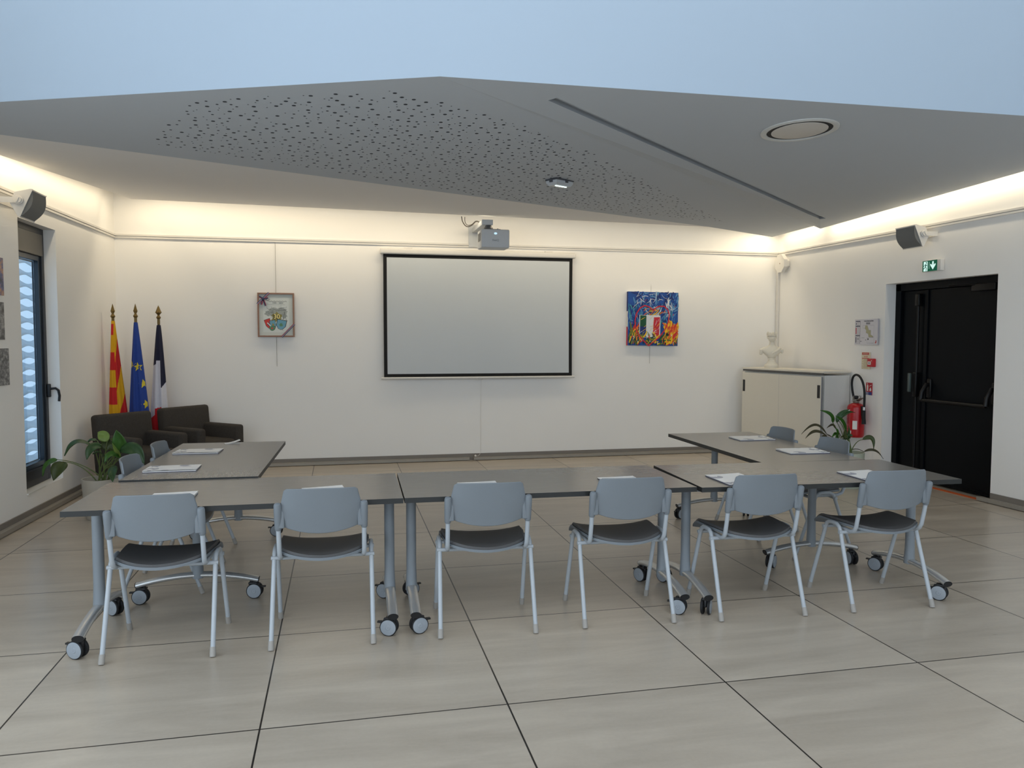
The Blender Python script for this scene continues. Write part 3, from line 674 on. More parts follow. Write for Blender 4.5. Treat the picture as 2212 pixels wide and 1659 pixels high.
brush(40, (-.15, .15), (.03, .10), [7, 9, 3, 2, 8], (.03, .09), (.006, .016), (.7,), .4)
brush(80, (-.34, -.18), (-.34, -.14), [8, 7, 9, 6, 10], (.05, .13), (.010, .026), (PI/2-.3,), .4)
brush(110, (.14, .32), (-.34, -.12), [8, 8, 10, 7], (.05, .14), (.016, .04), (PI/3, PI/2), .5)
for x0 in (-.19, -.095, .0):
    flat(mb, [(x0, -.24), (x0+.098, -.24), (x0+.098, .045), (x0, .05)], lay(), 3)
flat(mb, [(-.182, -.235), (-.098, -.235), (-.094, .04), (-.18, .045)], lay(), 2); flat(mb, [(-.181, -.10), (-.096, -.10), (-.094, .04), (-.18, .045)], lay(), 6)
flat(mb, [(-.005, -.235), (.083, -.235), (.092, .025), (.008, .02)], lay(), 5)
brush(26, (-.19, .07), (-.23, .0), [7, 7, 3], (.03, .09), (.003, .008), (.75,), .3)
brush(40, (-.2, .2), (-.34, -.23), [7, 7, 9, 6], (.04, .12), (.012, .028), (.6, PI/2), .4)
brush(30, (-.32, .32), (-.345, -.28), [6, 12, 9, 10], (.03, .08), (.010, .024), (PI/2,), .3)
brush(10, (-.3, .3), (-.34, -.2), [3], (.02, .05), (.006, .012), (PI/2,), .4)
flat(mb, ell(.195, -.20, .022, .022, 12, 0, .2, rr), lay(), 12)
H = [(-.005, .11), (-.06, .155), (-.12, .17), (-.18, .14), (-.235, .06), (-.25, -.04), (-.235, -.13), (-.19, -.22), (-.12, -.29), (-.06, -.345), (0, -.30), (.08, -.24), (.16, -.14), (.205, -.04), (.222, .05), (.20, .12), (.15, .165), (.08, .165), (.03, .14), (-.005, .11)]
H2 = []
for i in range(len(H)-1):
    for t_ in (0, .25, .5, .75): H2.append((H[i][0]*(1-t_)+H[i+1][0]*t_, max(-pw, H[i][1]*(1-t_)+H[i+1][1]*t_)))
stroke(mb, H2+[H[-1]], .015, lay(), 5)
po = mb.build('canvas', pcols, pt, smooth=False)
MB().tube([(-.02, .028, -.575), (-.012, .028, .87)], .0022, 6).build('hanging_wire', WIRE, pt)
pt.rotation_euler = (-.02, .012, 0)
# ================================================================== CABINET + BUST
CAB = mat('cabinet_lacquer', rgb(222, 217, 204), .45, var=.015); CABS = mat('cabinet_side', rgb(216, 216, 212), .5, var=.015)
SLOT = mat('shadow_gap_grey', rgb(92, 92, 92), .6); HND = mat('black_pull', rgb(30, 30, 33), .5)
cang = math.atan2(.23, -1.40)      # front line runs from the wall corner towards the viewer
cabm = Vector((5.265, 8.60, 0)); crz = -PI/2 + .163
cbt = thing('sliding_door_cabinet', 'white sideboard with two sliding doors in the corner beside the extinguisher', 'cabinet', (cabm.x, cabm.y, 0), crz)
# local frame: +x runs along the front towards the viewer, -y is the front face, +y goes to the wall
CW, CD, CH = 1.42, .40, 1.14
mb = MB(); mb.box((0, CD/2+.012, CH/2-.02), (CW-.006, CD-.03, CH-.06)); mb.build('body', CABS, cbt, smooth=False)
MB().box((0, CD/2, CH-.011), (CW+.012, CD+.01, .022)).build('top', CAB, cbt, smooth=False, bevel=.003)
mb = MB(); mb.box((0, .008, CH-.034), (CW-.01, .02, .022)); mb.box((0, .006, .05), (CW-.01, .02, .03)); mb.build('track', SLOT, cbt, smooth=False)
for s, y in ((-1, .0), (1, -.006)):
    d = MB().box((s*(CW/4-.004), y-.004, CH/2-.015), (CW/2-.012, .018, CH-.10)).build('door', CAB, cbt, smooth=False, bevel=.002)
    mb = MB(); mb.rbox((s*(CW/2-.045), y-.014, .905), (.042, .006, .15), .0028); mb.build('handle', HND, d)
mb = MB(); mb.box((.006, -.012, CH/2-.015), (.012, .012, CH-.10)); mb.box((CW/2-.012, -.008, CH/2-.015), (.012, .016, CH-.10)); mb.build('edge_strip', mat('strip_grey', rgb(150, 154, 158), .4, metal=.3), cbt, smooth=False)
MARB = mat('plaster_white', rgb(226, 221, 208), .7, var=.02)
bu = thing('plaster_bust', 'white plaster bust with a spiky crown on the cabinet', 'bust', (5.375, 8.99, CH), -.42)
mb = MB(); mb.lathe([(.085, 0), (.088, .006), (.088, .035), (.078, .045), (.06, .06), (.045, .085), (.040, .105), (.048, .12), (.05, .13)], 24); mb.build('pedestal', MARB, bu)
mb = MB()
prof = [(.045, .035, .120, 0), (.062, .045, .14, -.004), (.090, .055, .165, -.006), (.112, .060, .19, -.005), (.128, .060, .212, -.002), (.134, .056, .232, .002), (.122, .050, .252, .004), (.088, .045, .268, .005), (.052, .040, .281, .004), (.035, .036, .293, .002), (.031, .034, .31, .0), (.032, .036, .33, -.002)]
n = 28; vs = []; fs = []
for (rx, ry, z, oy) in prof:
    for j in range(n):
        a = 2*PI*j/n; f = 1 + .05*math.cos(6*a+40*z)*(1 if z < .25 else 0)*max(0, -math.sin(a))
        vs.append((rx*math.cos(a), ry*math.sin(a)*f+oy, z + (.012*abs(math.cos(a))**2 if z < .2 else 0)))
for i in range(len(prof)-1):
    for j in range(n): fs.append((i*n+j, i*n+(j+1) % n, (i+1)*n+(j+1) % n, (i+1)*n+j))
fs += [tuple(range(n))[::-1], tuple(range((len(prof)-1)*n, len(prof)*n))]
mb.add(vs, fs)
mb.rbox((-.128, -.002, .205), (.036, .062, .075), .015); mb.rbox((.126, -.002, .215), (.034, .06, .06), .015); mb.tube([(.10, -.035, .255), (.06, -.058, .222), (.0, -.062, .185)], [.018, .016, .010], 10)
mb.build('torso', MARB, bu, ang=60)
mb = MB()
def head(u, v):
    th, ph = 2*PI*u, PI*v; x, y, z = math.sin(ph)*math.cos(th), math.sin(ph)*math.sin(th), math.cos(ph)
    s = 1 - .22*max(0, -z)**1.3
    X, Y, Z = .049*x*s, .058*y*(s if y < 0 else 1), .068*z
    if y < 0:
        f = -y
        Y -= .016*math.exp(-((X/.009)**2))*math.exp(-(((Z+.004)/.016)**2))*f          # nose
        Y += .008*math.exp(-(((abs(X)-.018)/.010)**2))*math.exp(-(((Z-.012)/.010)**2))*f  # eye hollows
        Y -= .005*math.exp(-((X/.016)**2))*math.exp(-(((Z+.034)/.006)**2))*f          # lips
        Y -= .006*math.exp(-((X/.016)**2))*math.exp(-(((Z+.056)/.010)**2))*f          # chin
    return (X*.95, Y*.95-.006, Z*.92+.378)
mb.grid(head, 40, 30); mb.build('head', MARB, bu, ang=80)
mb = MB(); rr = random.Random(2)
for i in range(46):
    a = PI*(-.12+1.24*i/46); h = rr.uniform(.372, .425); x, y = .047*math.cos(a), .050*math.sin(a)+.004
    mb.lathe([(.002, -.014), (.012, -.008), (.014, 0), (.012, .008), (.002, .014)], 8, (x, y, h))
mb.build('hair', MARB, bu)
mb = MB(); mb.tube([(.052*math.cos(a), .057*math.sin(a)-.004, .413) for a in [2*PI*i/24 for i in range(25)]], .009, 8)
for i in range(15):
    a = 2*PI*i/15; hgt = .040 if i % 3 else .052; x, y = .054*math.cos(a), .059*math.sin(a)-.004
    mb.lathe([(.009, 0), (.010, hgt*.35), (.006, hgt*.8), (.0015, hgt)], 6, (x, y, .414), M=rotm(-.15*math.sin(a), .15*math.cos(a), 0))
mb.build('crown', MARB, bu)
# ================================================================== RIGHT WALL: signs, extinguisher, siren, speaker
def wall_thing(name, label, cat, y, z, off=.0):     # local -y faces the room, local x runs along the wall towards the viewer
    return thing(name, label, cat, (rwx(y)-off, y, z), -PI/2 - .03)
FWH = mat('board_white', rgb(216, 214, 220), .5, var=.01); FRM = mat('board_frame_grey', rgb(170, 168, 176), .45); NAV = mat('print_navy', rgb(70, 72, 92), .6); RED = mat('safety_red', rgb(186, 28, 40), .4, var=.05); OLV = mat('plan_olive', rgb(176, 172, 138), .6); LGR = mat('plan_line', rgb(140, 140, 148), .6)
ev = wall_thing('evacuation_plan', 'framed evacuation floor plan beside the door opening', 'sign', 7.72, 1.588)
mb = MB(); mb.box((0, -.008, 0), (.405, .016, .288)); mb.m = [0, 0, 1, 0, 0, 0]; mb.build('board', [FRM, FWH], ev, smooth=False)
mb = MB(); Y0 = -.0168
flat(mb, [(-.192, -.134), (.192, -.134), (.192, .134), (-.192, .134)], -.0164, 0)
stroke(mb, [(-.105, -.134), (-.105, .125)], .0025, Y0, 1)
for z0, z1, m_ in ((.075, .118, 1), (-.03, .062, 2), (-.128, -.045, 1)):
    stroke(mb, [(-.188, z0), (-.108, z0), (-.108, z1), (-.188, z1), (-.188, z0)], .002, Y0, 1); stroke(mb, [(-.188, z1+.005), (-.108, z1+.005)], .009, Y0, 1)
    if z1-z0 > .05: stroke(mb, [(-.178, z0+.008), (-.178, z1-.012)], .014, Y0, m_)
    for k_ in range(int((z1-z0)/.014)): stroke(mb, [(-.162, z1-.012-.014*k_), (-.118, z1-.012-.014*k_)], .003, Y0, 3)
stroke(mb, [(-.175, .085), (-.175, .105)], .012, Y0, 1); stroke(mb, [(-.14, -.085), (-.14, -.07)], .012, Y0, 4)
flat(mb, [(.0, .085), (.07, .085), (.07, .108), (.0, .108)], Y0, 3)
pl_ = [(-.012, .075), (.022, .075), (.05, .02), (.085, .02), (.085, -.03), (.13, -.05), (.13, -.058), (.05, -.058), (.04, -.02), (.0, -.008), (.005, .02), (-.02, .04)]
flat(mb, pl_, Y0, 5); stroke(mb, pl_+[pl_[0]], .002, Y0-.0002, 3)
stroke(mb, [(-.055, .075), (.14, .075), (.14, -.058)], .002, Y0, 3); stroke(mb, [(-.055, .075), (-.055, .045), (-.02, .04)], .002, Y0, 3)
stroke(mb, [(.02, -.062), (.14, -.062), (.14, -.124), (.02, -.124), (.02, -.062)], .002, Y0, 3); flat(mb, ell(.04, -.08, .01, .01), Y0, 4); flat(mb, ell(-.002, -.09, .006, .006), Y0, 1)
stroke(mb, [(-.08, -.065), (-.025, -.065)], .004, Y0, 3); stroke(mb, [(-.10, -.105), (-.075, -.105)], .006, Y0, 1)
flat(mb, [(.155, -.125), (.185, -.125), (.185, -.108), (.18, -.10), (.175, -.108)], Y0, 2); flat(mb, ell(.18, -.102, .008, .008), Y0, 2)
mb.build('print', [FWH, NAV, RED, LGR, mat('print_black', rgb(36, 36, 42), .6), OLV], ev, smooth=False)
text_mesh("PLAN D'EVACUATION", .0165, 'title', mat('print_dark', rgb(58, 58, 70), .6), ev, Matrix.Translation((.045, -.0170, .122)) @ Matrix.Rotation(PI/2, 4, 'X'), bold=.0006)
CRM = mat('notice_cream', rgb(222, 212, 184), .5, var=.02); NRD = mat('notice_red', rgb(190, 46, 48), .5); NLN = mat('notice_line', rgb(176, 150, 116), .6)
nt = wall_thing('safety_notice', 'cream fire instructions notice with red heading under the plan', 'sign', 7.722, 1.265)
mb = MB(); mb.box((0, -.004, 0), (.15, .008, .19)); mb.build('plate', CRM, nt, smooth=False)
mb = MB(); flat(mb, [(-.068, .066), (.055, .066), (.055, .092), (-.068, .092)], -.0084, 0); flat(mb, [(-.068, .022), (.055, .022), (.055, .030), (-.068, .030)], -.0084, 0)
for x in (-.028, -.006, .016): flat(mb, [(x, .034), (x+.006, .034), (x+.008+.003*(x > 0), .054), (x-.003, .054)], -.0084, 0)
for k_ in range(9): stroke(mb, [(-.045 if k_ % 3 else -.035, .012-.0115*k_), (.045-.012*(k_ % 4 == 3), .012-.0115*k_)], .0034, -.0084, 1)
for z in (.012, -.012, -.035, -.062, -.085): stroke(mb, [(-.062, z), (-.054, z)], .007, -.0084, 1)
for z in (.083, .075): stroke(mb, [(-.055, z), (.042, z)], .0025, -.0087, 2)
mb.build('print', [NRD, NLN, CRM], nt, smooth=False)
cp = wall_thing('fire_call_point', 'small red manual call point next to the cream notice', 'alarm', 7.61, 1.245)
mb = MB(); mb.rbox((0, -.022, 0), (.098, .044, .092), .006); mb.build('housing', RED, cp)
mb = MB(); mb.box((-.008, -.0445, -.004), (.054, .002, .036)); mb.build('break_glass', PAGE, cp, smooth=False)
mb = MB(); mb.box((-.008, -.046, .0), (.034, .001, .006)); mb.box((-.008, -.046, -.010), (.030, .001, .005)); flat(mb, [(.018, .018), (.034, .018), (.034, .032)], -.0446, 1); mb.build('print', [NAV, PAGE], cp, smooth=False)
# extinguisher
ex = wall_thing('fire_extinguisher', 'red fire extinguisher with black hose hung on the wall by the door', 'extinguisher', 7.745, .395, .10)
mb = MB(); mb.lathe([(.06, 0), (.082, .006), (.09, .02), (.092, .04), (.092, .335), (.088, .355), (.075, .372), (.05, .385), (.034, .390)], 32); mb.build('cylinder', mat('extinguisher_red', rgb(176, 16, 26), .3, var=.05), ex)
mb = MB()
def cyl_patch(mb, a0, a1, z0, z1, r, mi, n=10):
    mb.grid(lambda u, v: (r*math.sin(a0+(a1-a0)*u), -r*math.cos(a0+(a1-a0)*u), z0+(z1-z0)*v), n, 1, mi)
cyl_patch(mb, -1.15, .25, .09, .285, .0926, 0); cyl_patch(mb, -1.15, .25, .30, .318, .0928, 1); cyl_patch(mb, -1.15, .25, .278, .296, .0928, 2)
cyl_patch(mb, .62, 1.15, .098, .195, .0928, 1); cyl_patch(mb, .23, .27, .10, .29, .093, 2, 2)
for k_, (a0, a1, z) in enumerate(((-.85, -.15, .258), (-.85, -.1, .248), (-.85, -.25, .236), (-.85, -.15, .226), (-1.0, .1, .150), (-1.0, .1, .140), (-.95, 0, .128), (-.95, 0, .112))): cyl_patch(mb, a0, a1, z, z+.0035, .0932, 2, 6)
for a in (-.95, -.62): cyl_patch(mb, a, a+.22, .178, .202, .0932, 1, 3)
cyl_patch(mb, .18, .48, .048, .082, .0932, 1, 5)
mb.build('label', [mat('label_dark_red', rgb(150, 22, 34), .4), PAGE, mat('label_pink', rgb(206, 120, 124), .4)], ex)
mb = MB(); mb.lathe([(.03, .388), (.034, .395), (.034, .415), (.026, .42)], 16); mb.prism([(-.05, -.02, .405), (.02, -.028, .412), (.105, -.022, .45), (.10, .02, .448), (.02, .028, .412), (-.05, .02, .405)], (0, 0, .008)); mb.prism([(-.045, -.018, .424), (.06, -.016, .432), (.06, .016, .432), (-.045, .018, .424)], (0, 0, .006)); mb.tube([(.03, 0, .44), (.05, 0, .475), (.085, 0, .475), (.07, 0, .45)], .003, 6); mb.tube([(-.045, 0, .42), (-.05, 0, .47)], .011, 10)
mb.build('valve_head', mat('valve_grey', rgb(128, 120, 110), .4, metal=.5), ex)
mb = MB(); mb.lathe([(.014, .43), (.022, .452), (.022, .47), (.016, .474)], 12, (.0, 0, 0)); mb.build('pressure_knob', BLACK_PL, ex)
P = [Vector(p) for p in ((-.05, 0, .46), (-.075, 0, .53), (-.09, 0, .61), (-.075, 0, .68), (-.02, 0, .715), (.05, 0, .70), (.11, 0, .64), (.145, 0, .55), (.15, 0, .45), (.145, 0, .34))]
for _ in range(2): P = [P[0]] + [q_ for a, b in zip(P, P[1:]) for q_ in (a*.75+b*.25, a*.25+b*.75)] + [P[-1]]
MB().tube(P, .0125, 12).build('hose', RUBBER, ex)
mb = MB(); mb.tube([(.145, 0, .355), (.146, 0, .31)], .015, 12); mb.build('hose_fitting', mat('fitting_chrome', rgb(200, 200, 200), .25, metal=.8), ex)
mb = MB(); mb.tube([(.145, 0, .32), (.145, 0, .23), (.148, 0, .165)], [.017, .019, .024], 14); mb.tube([(.088, .01, .36), (.10, .01, .27), (.125, .01, .18)], .012, 10); mb.build('nozzle', RUBBER, ex)
es = wall_thing('extinguisher_sign', 'small red and blue extinguisher pictogram sign behind the hose', 'sign', 7.66, .95)
mb = MB(); mb.box((0, -.003, 0), (.105, .006, .138)); mb.build('plate', RED, es, smooth=False)
mb = MB(); flat(mb, [(-.0525, -.069), (.0525, -.069), (.0525, -.035), (-.0525, -.035)], -.0064, 1); flat(mb, [(-.0525, -.069), (-.006, -.069), (-.006, -.035), (-.0525, -.035)], -.0067, 2)
flat(mb, [(-.035, -.025), (-.01, -.025), (-.01, .035), (-.016, .044), (-.03, .044), (-.035, .035)], -.0066, 0); stroke(mb, [(-.022, .044), (-.022, .056), (-.036, .06)], .006, -.0066, 0)
flat(mb, [(.01, -.02), (.03, -.026), (.044, -.016), (.040, .0), (.028, .022), (.022, .008), (.012, -.004)], -.0066, 0); stroke(mb, [(.008, .03), (.045, .045)], .006, -.0066, 0); mb.build('pictogram', [PAGE, mat('sign_blue', rgb(56, 70, 142), .5), mat('sign_pale', rgb(150, 150, 176), .5)], es, smooth=False)
# siren
si = wall_thing('alarm_siren', 'white octagonal alarm sounder high in the corner beside the trunking', 'siren', 9.31, 2.50)
o8 = lambda r: [(r*math.cos(PI/8+PI/4*i), r*math.sin(PI/8+PI/4*i)) for i in range(8)]
mb = MB(); mb.prism([(x, 0, z) for x, z in o8(.085)], (0, -.05, 0)); mb.prism([(x, -.05, z) for x, z in o8(.125)], (0, -.05, 0)); mb.build('housing', WHITE_PL, si, smooth=False, bevel=.006)
MB().lathe([(.001, 0), (.008, 0), (.008, .003)], 12, (.01, -.1005, 0), M=rotm(PI/2)).build('indicator', mat('indicator_grey', rgb(150, 132, 116), .5), si)
# exit sign
xs = wall_thing('exit_sign', 'lit green emergency exit sign with running man above the black doors', 'sign', 6.755, 2.243)
mb = MB(); mb.rbox((0, -.022, 0), (.255, .044, .112), .004); mb.build('housing', WHITE_PL, xs)
GRN = emit('sign_green', rgb(40, 112, 84), .55); LIT = emit('sign_lit', rgb(214, 250, 240), 1.0); DGR = emit('sign_figure', rgb(26, 110, 92), .5)
mb = MB(); flat(mb, [(-.124, -.054), (.082, -.054), (.082, .054), (-.124, .054)], -.0446, 0)
flat(mb, [(-.108, -.050), (-.052, -.050), (-.052, .046), (-.108, .046)], -.0450, 1); stroke(mb, [(-.030, -.03), (-.030, .042)], .003, -.0450, 1)
flat(mb, ell(-.070, .034, .008, .008), -.0454, 2)
for pts, w in (([(-.076, .020), (-.082, -.006)], .014), ([(-.078, .016), (-.096, .012), (-.106, -.002)], .006), ([(-.072, .014), (-.056, .002)], .006), ([(-.080, -.006), (-.068, -.022), (-.072, -.048)], .008), ([(-.084, -.006), (-.098, -.022), (-.116, -.026)], .008)): stroke(mb, pts, w, -.0454, 2)
flat(mb, [(.012, .042), (.034, .042), (.034, .004), (.050, .018), (.060, .018), (.060, .004), (.023, -.040), (-.014, .004), (-.014, .018), (-.004, .018), (.012, .004)], -.0450, 1)
mb.build('legend', [GRN, LIT, DGR], xs, smooth=False)
# speakers
GRL = mat('speaker_grille', rgb(112, 114, 114), .7, var=.15, scale=600)
def make_speaker():
    t = thing('wall_speaker', '', 'speaker')
    L = .29
    # profile in (d, z): d = distance out from the wall
    prof = [(.0, .05), (.0, -.05), (.085, -.118), (.112, -.118), (.14, -.06), (.15, 0), (.142, .06), (.118, .118), (.09, .118)]
    body = [(.0, .045), (.0, -.045), (.088, -.115), (.105, -.12), (.105, .12), (.088, .115)]
    mb = MB(); mb.prism([(-L/2, -d-.055, z) for d, z in body], (L, 0, 0)); b_ = mb.build('cabinet', WHITE_PL, t, smooth=True, bevel=.012, seg=3)
    n = 12; gp = [(.100+.040*math.sin(PI*i/n), -.116+.232*i/n) for i in range(n+1)]
    mb = MB(); mb.prism([(-L/2+.008, -d-.055, z) for d, z in gp], (L-.016, 0, 0)); mb.build('grille', GRL, t, ang=50)
    mb = MB()
    for s in (-1, 1):
        x = s*(L/2+.008)
        mb.prism([(x, .045, .022), (x, -.105, .022), (x, -.105, -.022), (x, .045, -.022)], (s*.006, 0, 0)); mb.lathe([(.034, 0), (.034, .008)], 24, (x, -.105, 0), M=rotm(0, s*PI/2, 0))
    mb.box((0, .045, 0), (L+.03, .006, .044)); mb.build('bracket', WHITE_PL, t, bevel=.002)
    for s in (-1, 1):
        mb = MB(); mb.lathe([(.026, 0), (.024, .014)], 20, (s*(L/2+.014), -.105, 0), M=rotm(0, s*PI/2, 0)); mb.rbox((s*(L/2+.030), -.105, 0), (.008, .010, .04), .002); mb.build('knob', WHITE_PL, t)
    for ch in t.children:
        if not ch.name.startswith('bracket'): ch.rotation_euler = (.42, 0, 0); ch.location = Vector((0, -.105, 0)) - rotm(.42) @ Vector((0, -.105, 0))
    return t
sp0 = make_speaker()
def place_speaker(o, y, z, left, lab):
    o.location = ((lwx(y)+.05) if left else (rwx(y)-.05), y, z); o.rotation_euler = (0, 0, PI/2 if left else -PI/2-.03); tag(o, lab, 'speaker', 'white wall speakers')
place_speaker(sp0, 6.88, 2.555, False, 'white wall speaker on the rail above the exit sign')
place_speaker(copy_tree(sp0), 6.82, 2.555, True, 'white wall speaker on the rail above the tall narrow window')
# ================================================================== CEILING FIXTURES
el = thing('emergency_light', 'small lit emergency luminaire on the perforated ceiling panel', 'light', (1.83, 6.44, zA(1.83, 6.44)), .63)
CLR = mat('luminaire_cover', rgb(190, 194, 198), .25, var=.02)
mb = MB(); mb.box((0, 0, -.006), (.232, .122, .012)); mb.box((-.115, 0, -.014), (.014, .03, .028)); mb.box((.02, -.06, -.014), (.03, .012, .028)); mb.build('base', mat('luminaire_base', rgb(70, 72, 78), .5), el, smooth=False)
mb = MB(); mb.prism([(-.112, -.057, -.012), (.112, -.057, -.012), (.112, .057, -.012), (-.112, .057, -.012)], (0, 0, -.020)); mb.add([(-.112, -.057, -.032), (.112, -.057, -.032), (.112, .057, -.032), (-.112, .057, -.032), (-.095, -.042, -.052), (.095, -.042, -.052), (.095, .042, -.052), (-.095, .042, -.052)], [(0, 1, 5, 4), (1, 2, 6, 5), (2, 3, 7, 6), (3, 0, 4, 7), (4, 5, 6, 7)]); mb.build('cover', CLR, el, smooth=False)
el.rotation_euler = (-.012, -.043, .63)
MB().rbox((.0, -.012, -.0545), (.15, .013, .006), .0025).build('lamp_tube', emit('lamp_tube_lit', rgb(225, 252, 250), 2.2), el)
cx_, cy_ = 3.05, 4.81
df = thing('ceiling_diffuser', 'round white ceiling air diffuser with a dark ring gap', 'diffuser', (cx_, cy_, zB(cx_, cy_)))
df.rotation_euler = (-.039, -.02, 0)
def ringmesh(mb, prof, n=48):
    vs, fs = [], []; k = len(prof)
    for r, z in prof:
        for j in range(n): vs.append((r*math.cos(2*PI*j/n), r*math.sin(2*PI*j/n), z))
    for i in range(k):
        i2 = (i+1) % k
        for j in range(n): fs.append((i*n+j, i*n+(j+1) % n, i2*n+(j+1) % n, i2*n+j))
    return mb.add(vs, fs)
mb = MB(); ringmesh(mb, [(.252, .0), (.252, -.006), (.240, -.012), (.226, -.013), (.214, -.008), (.212, .0)]); mb.build('outer_ring', mat('diffuser_white', rgb(206, 206, 202), .45), df)
mb = MB(); mb.lathe([(.001, -.003), (.215, -.003), (.215, -.001)], 48); mb.build('plenum', mat('diffuser_dark', rgb(36, 36, 36), .7), df)
mb = MB(); mb.lathe([(.001, -.010), (.176, -.010), (.182, -.008), (.183, -.005), (.10, -.004)], 48); mb.build('plate', mat('diffuser_plate', rgb(210, 204, 196), .5, var=.04, scale=4), df)
# ================================================================== ARMCHAIRS
UPH = mat('charcoal_upholstery', rgb(66, 62, 58), .9, var=.22, scale=60, bump=.25, spec=.2)
def make_armchair():
    t = thing('armchair', '', 'armchair')
    mb = MB(); mb.rbox((0, -.255, .455), (.60, .13, .60), .035, M=rotm(.10)); mb.build('backrest', UPH, t)
    for s in (-1, 1):
        MB().rbox((s*.25, .04, .345), (.105, .60, .43), .03).build('armrest', UPH, t)
    mb = MB(); mb.rbox((0, .045, .33), (.40, .58, .17), .04); mb.build('seat_cushion', UPH, t)
    MB().rbox((0, .03, .21), (.42, .56, .15), .02).build('seat_base', UPH, t)
    for sx in (-1, 1):
        for sy in (-.25, .30):
            MB().tube([(sx*.255, sy, 0), (sx*.255, sy, .14)], [.018, .024], 4).build('leg', BLACK_PL, t, smooth=False)
    return t
a0 = make_armchair(); adir = math.radians(-132)
for i, (x, y, lab) in enumerate(((-1.955, 8.30, 'charcoal fabric armchair nearer the window, behind the leafy plant'), (-1.50, 8.99, 'charcoal fabric armchair against the back wall under the framed print'))):
    a = a0 if i == 0 else copy_tree(a0)
    a.location = (x, y, 0); a.rotation_euler = (0, 0, adir); tag(a, lab, 'armchair', 'charcoal armchairs in the corner')
# ================================================================== FLAGS
BRASS = mat('old_brass', rgb(118, 98, 56), .4, metal=.6, var=.1); POLE = mat('dark_pole', rgb(44, 34, 28), .5)
FY, FRD, FB, FWc, FDB, FR2 = mat('flag_yellow', rgb(226, 170, 18), .8), mat('flag_red', rgb(204, 34, 36), .8), mat('flag_blue', rgb(24, 62, 148), .7, var=.1), mat('flag_white', rgb(214, 213, 222), .8), mat('flag_navy', rgb(20, 24, 52), .8), mat('flag_bright_red', rgb(206, 22, 38), .8)
FST = mat('star_yellow', rgb(214, 196, 58), .8)
def flag(label, x, y, tipz, finial_r, z_top, cxs, halfw, z_bot, mats, pick, stars=()):
    t = thing('flag_on_pole', label, 'flag', (x, y, 0), 0, 'flags on poles in the corner')
    hz = tipz
    MB().lathe([(.085, 0), (.085, .012), (.07, .02), (.03, .035), (.022, .12), (.018, .13)], 24).build('stand', POLE, t)
    MB().tube([(0, 0, .03), (0, 0, hz-.15)], .0125, 12).build('pole', POLE, t)
    r = finial_r
    MB().lathe([(.014, -.21), (.015, -.19), (.014, -.15), (.022, -.14), (.024, -.13), (.013, -.112), (.011, -.105), (r, -.078), (r*.75, -.06), (r*.35, -.025), (.001, 0)], 14, (0, 0, hz)).build('finial', BRASS, t)
    NU, NV = 96, 240
    def surf(u, v):                   # u round the gathered cloth, v from the bottom up
        z = z_bot+(z_top-z_bot)*v; a = 2*PI*u; hw = halfw(z); c = cxs(z)
        f = 1 + .16*math.cos(7*a+1.5*z)*min(1, (z_top-z)*3)
        return (c+hw*math.cos(a)*(1+.04*math.cos(5*a)*min(1, (z_top-z)*2)), (.018+.52*hw)*math.sin(a)*f, z)
    def mi(u, v):
        p = surf(u, v); hw = halfw(p[2]); s = (p[0]-cxs(p[2]))/hw
        return pick(s, p[2], math.sin(2*PI*u) < 0)
    mb = MB(); mb.grid(surf, NU, NV, mi)
    for (s, z, size, rot) in stars:
        hw = halfw(z); a = -math.acos(max(-1, min(1, s))); u = (a/(2*PI)) % 1
        def on(dx, dz):
            zz = z+dz; ss = max(-.985, min(.985, (s*halfw(z)+dx)/halfw(zz))); uu = (-math.acos(ss)/(2*PI)) % 1
            p = Vector(surf(uu, (zz-z_bot)/(z_top-z_bot))); return p+Vector((0, -.004, 0))
        pts = []
        for i in range(10):
            rr_ = size if i % 2 == 0 else size*.40; an = PI/2+PI*i/5+rot; pts.append(on(rr_*math.cos(an), rr_*math.sin(an)))
        c_ = on(0, 0)
        mb.add([c_]+pts, [(0, i+1, (i+1) % 10+1) for i in range(10)], len(mats)-1)
    mb.build('cloth', mats, t, ang=60)
    return t
def cat_pick(s, z, front):
    if z > 1.66: return 0
    if s < .10: # hoist side: level bands
        k = math.floor((1.66-z)/.185+.35)
        return 1 if k % 2 == 0 else 0
    k = math.floor((1.50-z+.30*s)/.30)
    return 0 if k % 2 == 0 else 1
flag('yellow and red striped flag on a pole nearest the window wall', -2.358, 9.01, 1.871, .022, 1.69, lambda z: .030*(1.7-max(z, .7))*.9, lambda z: .016+.075*(1.70-max(z, .72)), .12, [FY, FRD], cat_pick)
flag('blue flag with yellow stars on a pole between the two others', -2.135, 9.01, 1.874, .022, 1.675, lambda z: .012*(1.7-max(z, .6)), lambda z: .014+.028*math.sqrt(max(0, 1.70-z))*.6+.068*(1.70-max(z, .6)), .10, [FB, FST], lambda s, z, f: 0,
     [(-.80, 1.22, .052, .1), (.28, 1.20, .052, .1), (.90, 1.02, .05, .2), (.95, .80, .05, .3), (.2, .5, .05, 0)])
def fr_pick(s, z, front):
    if s > .42: return 0 if z > 1.02-.10*(1-s) else 1
    if s > -.38: return 0 if z > 1.265 else (1 if z > .745+.02*s else 2)
    return 0 if z > 1.235+.03*s else (1 if z > .70+.08*s else 2)
flag('blue, white and red flag on a pole beside the farther armchair', -1.942, 9.18, 1.865, .034, 1.65, lambda z: -.010*(1.66-z)*1.5, lambda z: .014+.035*math.sqrt(max(0, 1.67-z))*.9+.045*(1.67-max(z, .55)), .10, [FDB, FWc, FR2], fr_pick)
